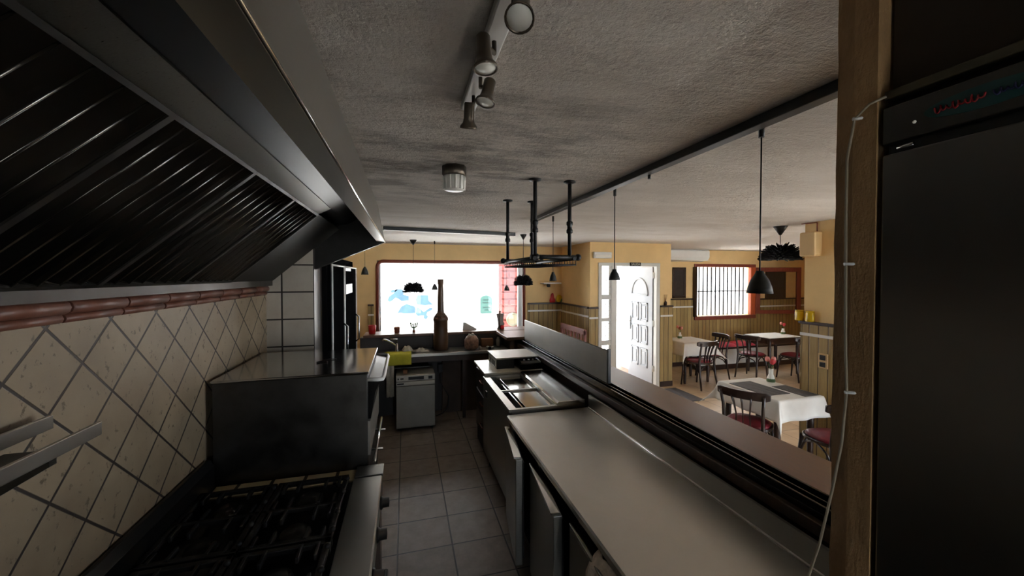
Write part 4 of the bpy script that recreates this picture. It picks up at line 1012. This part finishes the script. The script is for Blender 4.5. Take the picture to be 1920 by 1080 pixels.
def feather_lamp(x, y, zt, zb, r, label, seed):
    t = thing('feather_lamp', label, 'pendant lamp', (x, y, zb)); rnd = random.Random(seed)
    MB().lathe([(0.0, 0), (0.055 * r / 0.16, 0), (0.045 * r / 0.16, -0.02), (0.012, -0.075 * min(1.3, r / 0.16)), (0, -0.076)], (x, y, CZ), 16).build('canopy', blackm, t)
    MB().tube([(x, y, CZ - 0.07), (x, y, zt - 0.02)], 0.004, 6).build('cord', blackm, t)
    h = zt - zb
    zc = zb + h * 0.22
    MB().lathe([(0.0, h * 0.68), (r * 0.30, h * 0.62), (r * 0.52, h * 0.42), (r * 0.66, h * 0.10), (r * 0.62, -h * 0.12), (0, -h * 0.14)], (x, y, zc), 20).build('shade_core', feather, t)
    m = MB()
    N_ = 260
    for k in range(N_):
        v_ = -0.25 + 1.24 * (k + 0.5) / N_
        a = k * 2.399963 + rnd.uniform(-0.1, 0.1); ce = math.sqrt(max(0.0, 1 - v_ * v_))
        p = Vector((x + r * 0.62 * ce * math.cos(a), y + r * 0.62 * ce * math.sin(a), zc + h * 0.62 * v_))
        e = 0.75 * max(v_, 0) ** 1.5 + rnd.uniform(-0.16, 0.16)
        d = Vector((math.cos(a) * math.cos(e), math.sin(a) * math.cos(e), math.sin(e)))
        Lf = r * rnd.uniform(0.28, 0.42); wd_ = r * 0.035
        s_ = Vector((-math.sin(a), math.cos(a), 0)); u_ = d.cross(s_) * (0.010 * r / 0.16)
        q = [p - s_ * wd_ * 0.5, p + d * Lf * 0.5 - s_ * wd_, p + d * Lf, p + d * Lf * 0.5 + s_ * wd_, p + s_ * wd_ * 0.5]
        m.add([w + u_ * 0.4 for w in q] + [w - u_ * 0.4 for w in q], [(0,1,2,3,4), (9,8,7,6,5)] + [(i, i+5, (i+1) % 5 + 5, (i+1) % 5) for i in range(5)])
    m.build('feathers', feather, t)
feather_lamp(0.12, 6.2, 1.845, 1.68, 0.165, 'black feather pendant lamp hanging in front of the street window', 1)
feather_lamp(1.548, 5.0, 1.955, 1.81, 0.135, 'black feather pendant lamp hanging beyond the hanging rack', 2)
feather_lamp(4.11, 3.40, 2.295, 2.115, 0.215, 'large black feather pendant lamp over the dining room', 3)
bl = thing('lamp_bar', 'long black bar on the ceiling near the street window', 'rail', (0.57, 4.73, CZ))
Mb = Matrix.Translation((-0.24, 4.60, 0)) @ Matrix.Rotation(math.atan2(0.25, 1.63), 4, 'Z')
MB().box(0, 1.64, -0.03, 0.03, CZ - 0.041, CZ - 0.001, Mb).build('bar', blackm, bl, bevel=0.003)
# hanging rack
hr = thing('hanging_rack', 'black pipe rack hanging from the ceiling over the prep counter', 'rack', (0.85, 2.45, 2.0))
def pole(x, y):
    p = MB().tube([(x, y, 2.05), (x, y, CZ)], 0.0115, 10)
    p.lathe([(0.0, 0), (0.036, 0), (0.036, -0.008), (0.018, -0.014), (0.0, -0.014)], (x, y, CZ), 16)
    p.lathe([(0.0115, 0.0), (0.019, 0.004), (0.019, 0.022), (0.014, 0.03), (0.014, 0.045), (0.019, 0.053), (0.019, 0.07), (0.0115, 0.075)], (x, y, 2.20), 12)
    p.build('pole', blackm, hr)
for x_, y_ in ((0.728, 2.12), (0.945, 2.12), (0.735, 2.765), (0.925, 2.765)): pole(x_, y_)
m = MB()
m.tube([(0.70, 2.12, 2.06), (1.0, 2.12, 2.06)], 0.014, 10); m.tube([(0.70, 2.765, 2.06), (1.0, 2.765, 2.06)], 0.014, 10)
m.tube([(0.72, 2.10, 2.052), (0.72, 2.79, 2.052)], 0.012, 10); m.tube([(0.97, 2.10, 2.052), (0.97, 2.79, 2.052)], 0.012, 10)
for x_, y_ in ((0.735, 2.12), (1.0, 2.12), (0.70, 2.765), (1.0, 2.765)): m.ball((x_, y_, 2.06), 0.021, 10)
m.build('pipe_frame', blackm, hr)
m = MB()
for k in range(15): x_ = 0.72 + k * 0.0185; m.tube([(x_, 2.11, 2.018), (x_, 2.785, 2.018)], 0.0025, 5)
for k in range(17): y_ = 2.11 + k * 0.042; m.tube([(0.715, y_, 2.013), (0.985, y_, 2.013)], 0.003, 5); m.tube([(0.718, y_, 2.013), (0.718, y_, 2.05)], 0.0025, 5); m.tube([(0.982, y_, 2.013), (0.982, y_, 2.05)], 0.0025, 5)
m.build('wire_grid', blackm, hr)

# ------------------------------------------------------------------ wall fittings in the dining room
ac = thing('air_conditioner', 'long white wall air conditioner left of the barred window', 'air conditioner', (5.7, 6.88, 2.24))
MB().prism([(7.0, 2.25), (6.80, 2.28), (6.76, 2.34), (6.76, 2.47), (6.79, 2.50), (7.0, 2.50)], 'x', 5.10, 6.25).build('body', white, ac, bevel=0.015)
MB().prism([(6.80, 2.275), (6.70, 2.265), (6.70, 2.258), (6.80, 2.265)], 'x', 5.50, 6.22).build('louvre', frosty, ac)
eb = thing('emergency_light', 'white emergency light box high beside the entrance door', 'emergency light', (3.16, VY - 0.04, 2.24))
B(2.995, 3.325, VY - 0.065, VY - 0.01, 2.24, 2.345).build('body', white, eb, bevel=0.01)
B(3.02, 3.30, VY - 0.075, VY - 0.064, 2.255, 2.30).build('diffuser', frosty, eb, bevel=0.004)
wb = thing('junction_box', 'beige box on the ochre pier beside the feather lamp', 'box', (4.05, 3.03, 2.14))
B(3.99, 4.10, 2.93, 3.09, 2.15, 2.40).build('cover', offpaint, wb, bevel=0.015)
MB().tube([(4.09, 2.98, CZ - 0.01), (4.09, 2.98, 2.40)], 0.006, 6).build('pipe', redwood, wb)
MB().tube([(4.06, 3.12, CZ - 0.012), (4.09, 2.98, CZ - 0.012)], 0.006, 6).build('pipe', redwood, wb)
for x0_, x1_, z0_, z1_, lb in ((5.50, 5.83, 1.47, 2.13, 'dark framed picture left of the barred window'), (8.02, 8.62, 1.40, 2.12, 'dark framed picture behind the open window leaf')):
    pf = thing('framed_picture', lb, 'picture', ((x0_ + x1_) / 2, YF - 0.02, z0_))
    fm = MB(); fm.box(x0_, x1_, YF - 0.03, YF - 0.002, z0_, z0_ + 0.05); fm.box(x0_, x1_, YF - 0.03, YF - 0.002, z1_ - 0.05, z1_); fm.box(x0_, x0_ + 0.05, YF - 0.03, YF - 0.002, z0_, z1_); fm.box(x1_ - 0.05, x1_, YF - 0.03, YF - 0.002, z0_, z1_)
    fm.build('frame', dkwood, pf, bevel=0.004); B(x0_ + 0.04, x1_ - 0.04, YF - 0.016, YF - 0.003, z0_ + 0.04, z1_ - 0.04).build('print', picture, pf)
cs_ = thing('corner_shelf', 'small white corner shelf beside the street window', 'shelf', (2.68, 6.9, 1.75))
B(2.50, 2.86, 6.78, 6.98, 1.795, 1.82).build('board', white, cs_, bevel=0.003)
MB().ball((2.62, 6.86, 1.765), 0.035, 12).build('mount', blackm, cs_); MB().tube([(2.70, 6.98, 1.79), (2.66, 6.88, 1.74)], 0.01, 6).build('bracket', blackm, cs_)
RZ = 1.43
rf = thing('red_ornament', 'red ornament standing on the panelling rail in the window corner', 'ornament', (2.76, 6.972, RZ))
MB().lathe([(0.0, 0), (0.055, 0), (0.06, 0.05), (0.035, 0.10), (0.03, 0.14), (0.02, 0.17), (0, 0.175)], (2.75, 6.972, RZ), 14, None, 1, 0.35).build('body', redm, rf)
MB().ball((2.75, 6.965, RZ + 0.16), 0.025, 10, 1, 1, 0.7).build('head', redm, rf)
go = thing('green_ornament', 'yellow green ornament beside the red one on the panelling rail', 'ornament', (2.90, 6.972, RZ))
MB().ball((2.89, 6.972, RZ + 0.075), 0.065, 12, 1.15, 1, 0.38).build('body', yellowj, go)
MB().ball((2.92, 6.972, RZ + 0.05), 0.042, 12, 1.15, 1, 0.5).build('leaf_ball', stemgreen, go)
rd = thing('reed_vase', 'little dark vase of reeds on the rail right of the entrance door', 'vase', (4.42, VY - 0.032, 1.43))
MB().lathe([(0.0, 0), (0.022, 0), (0.025, 0.05), (0.01, 0.075), (0.0, 0.076)], (4.40, VY - 0.034, 1.43), 12).build('vase', dkwood, rd)
m = MB()
for k in range(5): m.tube([(4.40, VY - 0.034, 1.49), (4.40 + (k - 2) * 0.018, VY - 0.034, 1.62)], 0.002, 5)
m.build('reeds', cardboard, rd)
yj_ = []
for i, (x_, y_, lb) in enumerate(((4.08, 3.145, 'left yellow glass jar on the pier panelling rail'), (4.075, 3.03, 'right yellow glass jar on the pier panelling rail'))):
    jt = thing('yellow_jar', lb, 'jar', (x_, y_, 1.47), 'yellow jars on the pier rail')
    MB().lathe([(0.0, 0), (0.042, 0), (0.044, 0.01), (0.044, 0.09), (0.040, 0.10), (0.0, 0.10)], (x_, y_, 1.47), 16, None, 0.7, 1).build('body', yellowj, jt)
    MB().lathe([(0.0, 0), (0.042, 0), (0.042, 0.012), (0, 0.013)], (x_, y_, 1.57), 16, None, 0.7, 1).build('lid', yellowj, jt)
so = thing('light_switch', 'double dark switch plate on the pier panelling above the near table', 'switch', (4.08, 2.89, 1.0))
B(4.066, 4.082, 2.845, 2.935, 1.01, 1.16).build('plate', offpaint, so, bevel=0.004)
m = MB(); m.box(4.06, 4.067, 2.862, 2.918, 1.095, 1.145); m.box(4.06, 4.067, 2.862, 2.918, 1.025, 1.075); m.build('rockers', blackm, so, bevel=0.003)
solo(B(4.205, 4.50, 4.95, 5.62, 0.0, 0.012), 'doormat', doormatm, 'dark grey mat on the floor inside the entrance door', 'mat')

# bench along the front wall
bn = thing('wall_bench', 'low built in bench with a dark seat edge under the barred window', 'bench', (7.5, 6.7, 0))
B(5.75, 10.2, 6.52, 6.97, 0.09, 0.42).build('base', upvc, bn)
B(5.72, 10.2, 6.47, 6.975, 0.42, 0.46).build('seat', dkwood, bn, bevel=0.005)
B(5.76, 10.2, 6.50, 6.53, 0.0, 0.10).build('kickboard', dkwood, bn)
for i, (x0_, lb) in enumerate(((5.80, 'red cushion at the left end of the wall bench'), (6.30, 'second red cushion on the wall bench'), (6.80, 'third red cushion on the wall bench behind the corner table'))):
    m = MB(); w_ = 0.46
    def cfn(u, v, x0_=x0_, w_=w_):
        return None
    nu = 10
    def top(u, v): return (x0_ + w_ * u, 6.50 + 0.40 * v, 0.462 + 0.075 * (math.sin(math.pi * u) ** 0.35) * (math.sin(math.pi * v) ** 0.35) - 0.012 * math.exp(-((u-.5)**2 + (v-.5)**2) * 40))
    def bot(u, v): return (x0_ + w_ * u, 6.50 + 0.40 * v, 0.461)
    m.grid(top, nu, nu); m.grid(bot, nu, nu)
    solo(m, 'bench_cushion', redcush, lb, 'cushion', 'red cushions on the wall bench')

# ------------------------------------------------------------------ bentwood chairs
def make_chair():
    t = thing('bistro_chair', '', 'chair', (0, 0, 0))
    sh_ = [(0.205 * math.copysign(abs(math.cos(a)) ** 0.75, math.cos(a)), 0.20 * math.copysign(abs(math.sin(a)) ** 0.75, math.sin(a))) for a in [2 * math.pi * k / 28 for k in range(28)]]
    MB().prism([(x * 1.03, y * 1.03) for x, y in sh_], 'z', 0.425, 0.455).build('seat_frame', chairwood, t, bevel=0.006)
    m = MB(); P = []
    for s_, z_ in ((0.93, 0.455), (0.93, 0.468), (0.80, 0.482), (0.4, 0.487)): P += [(x * s_, y * s_, z_) for x, y in sh_]
    n = 28
    m.add(P + [(0, 0, 0.488)], [(i*n + k, i*n + (k+1) % n, (i+1)*n + (k+1) % n, (i+1)*n + k) for i in range(3) for k in range(n)] + [(3*n + k, 3*n + (k+1) % n, 4*n) for k in range(n)], True)
    m.build('seat_cushion', redseat, t)
    for sx in (-1, 1):
        MB().tube([(sx * 0.165, 0.155, 0.43), (sx * 0.175, 0.175, 0.25), (sx * 0.185, 0.20, 0.0)], [0.019, 0.017, 0.013], 8).build('leg', chairwood, t)
    for sx in (-1, 1):
        MB().tube([(sx * 0.19, -0.245, 0.0), (sx * 0.175, -0.20, 0.25), (sx * 0.17, -0.18, 0.45), (sx * 0.175, -0.205, 0.65), (sx * 0.19, -0.245, 0.80)], [0.014, 0.017, 0.019, 0.016, 0.014], 8).build('leg', chairwood, t)
    # broad curved top rail
    m = MB(); P = []; n = 14
    for i in range(n + 1):
        u = -1 + 2 * i / n; x_ = 0.235 * u; y_ = -0.262 + 0.075 * u * u; hh = 0.042 if abs(u) < 0.93 else 0.030
        P += [(x_, y_ - 0.010, 0.79 - hh), (x_, y_ - 0.016, 0.79 + hh), (x_, y_ + 0.006, 0.79 + hh), (x_, y_ + 0.010, 0.79 - hh)]
    F = [(i*4 + k, i*4 + (k+1) % 4, (i+1)*4 + (k+1) % 4, (i+1)*4 + k) for i in range(n) for k in range(4)] + [(3, 2, 1, 0), tuple(n*4 + k for k in range(4))]
    m.add(P, F); m.build('top_rail', chairwood, t, bevel=0.006)
    for k, dx in enumerate((-0.075, 0.0, 0.075)):
        m = MB()
        pts = [(dx * 0.85, -0.175, 0.45), (dx * 0.8, -0.195, 0.58), (dx * 1.0, -0.225, 0.70), (dx * 1.15, -0.255, 0.77)]
        m.tube(pts, [0.014, 0.015, 0.02, 0.022], 8, True, 0.4); m.build('back_slat', chairwood, t)
    # hoop stretchers
    for sx in (-1, 1):
        m = MB(); m.tube([(sx * 0.17, 0.17, 0.27), (sx * 0.168, 0.12, 0.37), (sx * 0.165, 0.0, 0.42), (sx * 0.168, -0.12, 0.37), (sx * 0.174, -0.195, 0.27)], 0.010, 6); m.build('side_brace', chairwood, t)
    for sy in (0.165, -0.19):
        m = MB(); m.tube([(-0.17, sy, 0.27), (-0.12, sy, 0.37), (0, sy, 0.42), (0.12, sy, 0.37), (0.17, sy, 0.27)], 0.010, 6); m.build('cross_brace', chairwood, t)
    return t
chair = make_chair()
CH = [(3.385, 3.12, -62, 'dark bentwood chair with red seat at the left of the near table'),
      (3.80, 2.60, -14, 'dark bentwood chair half hidden by the post at the near table'),
      (4.97, 5.62, 6, 'dark bentwood chair pushed under the table beside the entrance door'),
      (5.64, 6.04, 84, 'dark bentwood chair behind the far side of the table beside the entrance'),
      (6.40, 5.84, -72, 'dark bentwood chair at the left of the corner table'),
      (7.05, 5.52, 0, 'dark bentwood chair at the near side of the corner table, half behind the pier')]
for i, (x, y, a, lb) in enumerate(CH):
    c = chair if i == 0 else copy_tree(chair)
    c.location = (x, y, 0); c.rotation_euler = (0, 0, R(a)); c['label'] = lb; c['group'] = 'bentwood dining chairs'
# slatted chair by the window corner, seen over the bar screen
wc = thing('slatted_bench', 'reddish wooden bench with a slatted back seen over the bar screen', 'bench', (2.5, 5.85, 0))
def wcb(n, x0, x1, y0, y1, z0, z1): B(x0, x1, y0, y1, z0, z1).build(n, redwood, wc, bevel=0.005)
X0, X1, Y0, Y1 = 2.25, 2.65, 5.38, 6.34
wcb('seat', X0, X1, Y0, Y1, 0.43, 0.46)
for yy_ in (Y0, Y1 - 0.04): wcb('leg', X0, X0 + 0.04, yy_, yy_ + 0.04, 0, 0.43)
for yy_ in (Y0, Y1 - 0.04): wcb('leg', X1, X1 + 0.04, yy_, yy_ + 0.04, 0, 1.10)
wcb('top_rail', X1, X1 + 0.03, Y0, Y1, 1.03, 1.12); wcb('lower_rail', X1, X1 + 0.03, Y0, Y1, 0.60, 0.66)
for k in range(6): wcb('slat', X1 + 0.006, X1 + 0.022, Y0 + 0.11 + k * 0.135, Y0 + 0.17 + k * 0.135, 0.66, 1.03)

# ------------------------------------------------------------------ tables
TZ = 0.745
def table(x0, x1, y0, y1, label, lw=0.06):
    t = thing('dining_table', label, 'table', ((x0 + x1) / 2, (y0 + y1) / 2, 0), 'dining tables')
    B(x0, x1, y0, y1, TZ - 0.03, TZ).build('tabletop', dkwood, t, bevel=0.005)
    m = MB(); i = 0.05
    m.box(x0 + i, x1 - i, y0 + i, y0 + i + 0.02, TZ - 0.12, TZ - 0.03); m.box(x0 + i, x1 - i, y1 - i - 0.02, y1 - i, TZ - 0.12, TZ - 0.03); m.box(x0 + i, x0 + i + 0.02, y0 + i, y1 - i, TZ - 0.12, TZ - 0.03); m.box(x1 - i - 0.02, x1 - i, y0 + i, y1 - i, TZ - 0.12, TZ - 0.03)
    m.build('apron', dkwood, t)
    for xa in (x0 + 0.07, x1 - 0.07):
        for ya in (y0 + 0.07, y1 - 0.07):
            MB().lathe([(0.0, 0), (0.02, 0), (0.024, 0.04), (0.030, 0.35), (0.032, 0.55), (0.024, 0.58), (0.034, 0.60), (0.034, TZ - 0.03), (0, TZ - 0.03)], (xa, ya, 0), 12).build('leg', dkwood, t)
    return t
def tablecloth(x0, x1, y0, y1, ov, label, wall=0, seed=1):
    cx, cy = (x0 + x1) / 2, (y0 + y1) / 2; hx, hy = (x1 - x0) / 2 + 0.006, (y1 - y0) / 2 + 0.006
    m = MB()
    def fn(u, v):
        a = (u * 2 - 1) * (hx + ov); b = (v * 2 - 1) * (hy + ov)
        dx = max(abs(a) - hx, 0); dy = max(abs(b) - hy, 0); sx, sy = (1 if a > 0 else -1), (1 if b > 0 else -1)
        if sx > 0 and wall and dx > 0.028: a = hx + 0.028; dx = 0.028
        drop = math.hypot(dx, dy); fl = 0.16
        wv = 0.012 * math.sin((a if dy > dx else b) * 21 + seed) * min(1, drop * 8)
        if dx > 0 and dy > 0: px, py = hx + 0.55 * dx * dy / ov + fl * dx, hy + 0.55 * dx * dy / ov + fl * dy
        else: px, py = min(abs(a), hx) + (fl * dx + (wv if dx else 0)), min(abs(b), hy) + (fl * dy + (wv if dy else 0))
        return (cx + sx * px, cy + sy * py, TZ + 0.006 - drop * 0.97)
    m.grid(fn, 44, 44)
    return solo(m, 'tablecloth', cloth, label, 'tablecloth', 'white tablecloths', solid=0.004)
def vase(x, y, label, cols, h=0.16):
    z = TZ + 0.009; t = thing('flower_vase', label, 'vase', (x, y, z), 'table vases')
    MB().lathe([(0.0, 0), (0.034, 0), (0.040, 0.02), (0.036, 0.06), (0.022, 0.10), (0.024, h), (0.020, h), (0.018, 0.10), (0, 0.09)], (x, y, z), 16).build('vase', frosty, t)
    MB().lathe([(0.0, 0.0), (0.042, 0.012), (0.044, 0.03), (0.03, 0.07), (0.0, 0.075)], (x, y, z + 0.001), 12).build('leaves', green, t)
    rnd = random.Random(int(x * 100))
    for k, cm in enumerate(cols):
        a = 2.1 * k; q = (x + 0.035 * math.cos(a), y + 0.035 * math.sin(a), z + h + 0.06 + 0.02 * (k % 2))
        fl = MB().tube([(x, y, z + h - 0.02), (x + 0.02 * math.cos(a), y + 0.02 * math.sin(a), z + h + 0.02), q], 0.003, 5).build('stem', stemgreen, t)
        MB().lathe([(0.0, -0.012), (0.020, 0.0), (0.026, 0.022), (0.019, 0.045), (0.012, 0.05), (0.0, 0.04)], q, 10).build('flower', cm, fl)
# near table
table(3.43, 4.00, 2.83, 3.56, 'dark wooden table beside the ochre pier, nearest the bar')
tablecloth(3.43, 4.00, 2.83, 3.56, 0.20, 'white cloth with grey placemats on the table nearest the bar', 1, 2)
for x0_, x1_, y0_, y1_, lb in ((3.46, 3.76, 2.98, 3.45, 'grey striped placemat left of the vase on the near table'), (3.80, 3.99, 2.86, 3.22, 'grey striped placemat right of the vase on the near table')):
    t_ = thing('placemat', lb, 'placemat', ((x0_ + x1_) / 2, (y0_ + y1_) / 2, TZ + 0.009), 'grey placemats')
    B(x0_, x1_, y0_, y1_, TZ + 0.0088, TZ + 0.012).build('mat', runner, t_)
    m = MB()
    for k in range(4): xx = x0_ + 0.03 + k * (x1_ - x0_ - 0.06) / 3; m.box(xx - 0.006, xx + 0.006, y0_ + 0.004, y1_ - 0.004, TZ + 0.0119, TZ + 0.0128)
    m.build('stripes', blackm, t_)
vase(3.93, 3.34, 'glass vase of red and pink tulips on the near table', [petal, petalp, petal, petalp])
# table beside the entrance
table(4.78, 5.42, 5.74, 6.32, 'dark table under a white cloth beside the entrance door')
tablecloth(4.78, 5.42, 5.74, 6.32, 0.24, 'white cloth draped over the table beside the entrance door', 0, 4)
vase(5.02, 6.16, 'glass vase of pale flowers on the table beside the entrance', [petalp, petalp, clay], 0.12)
# corner table
table(6.70, 7.55, 5.72, 6.33, 'dark table at the bench below the barred window')
tablecloth(6.73, 7.52, 5.75, 6.30, 0.012, 'white cloth covering only the top of the corner table', 0, 6)
vase(7.42, 6.05, 'glass vase of red flowers on the corner table', [petal, petalp, petal], 0.12)
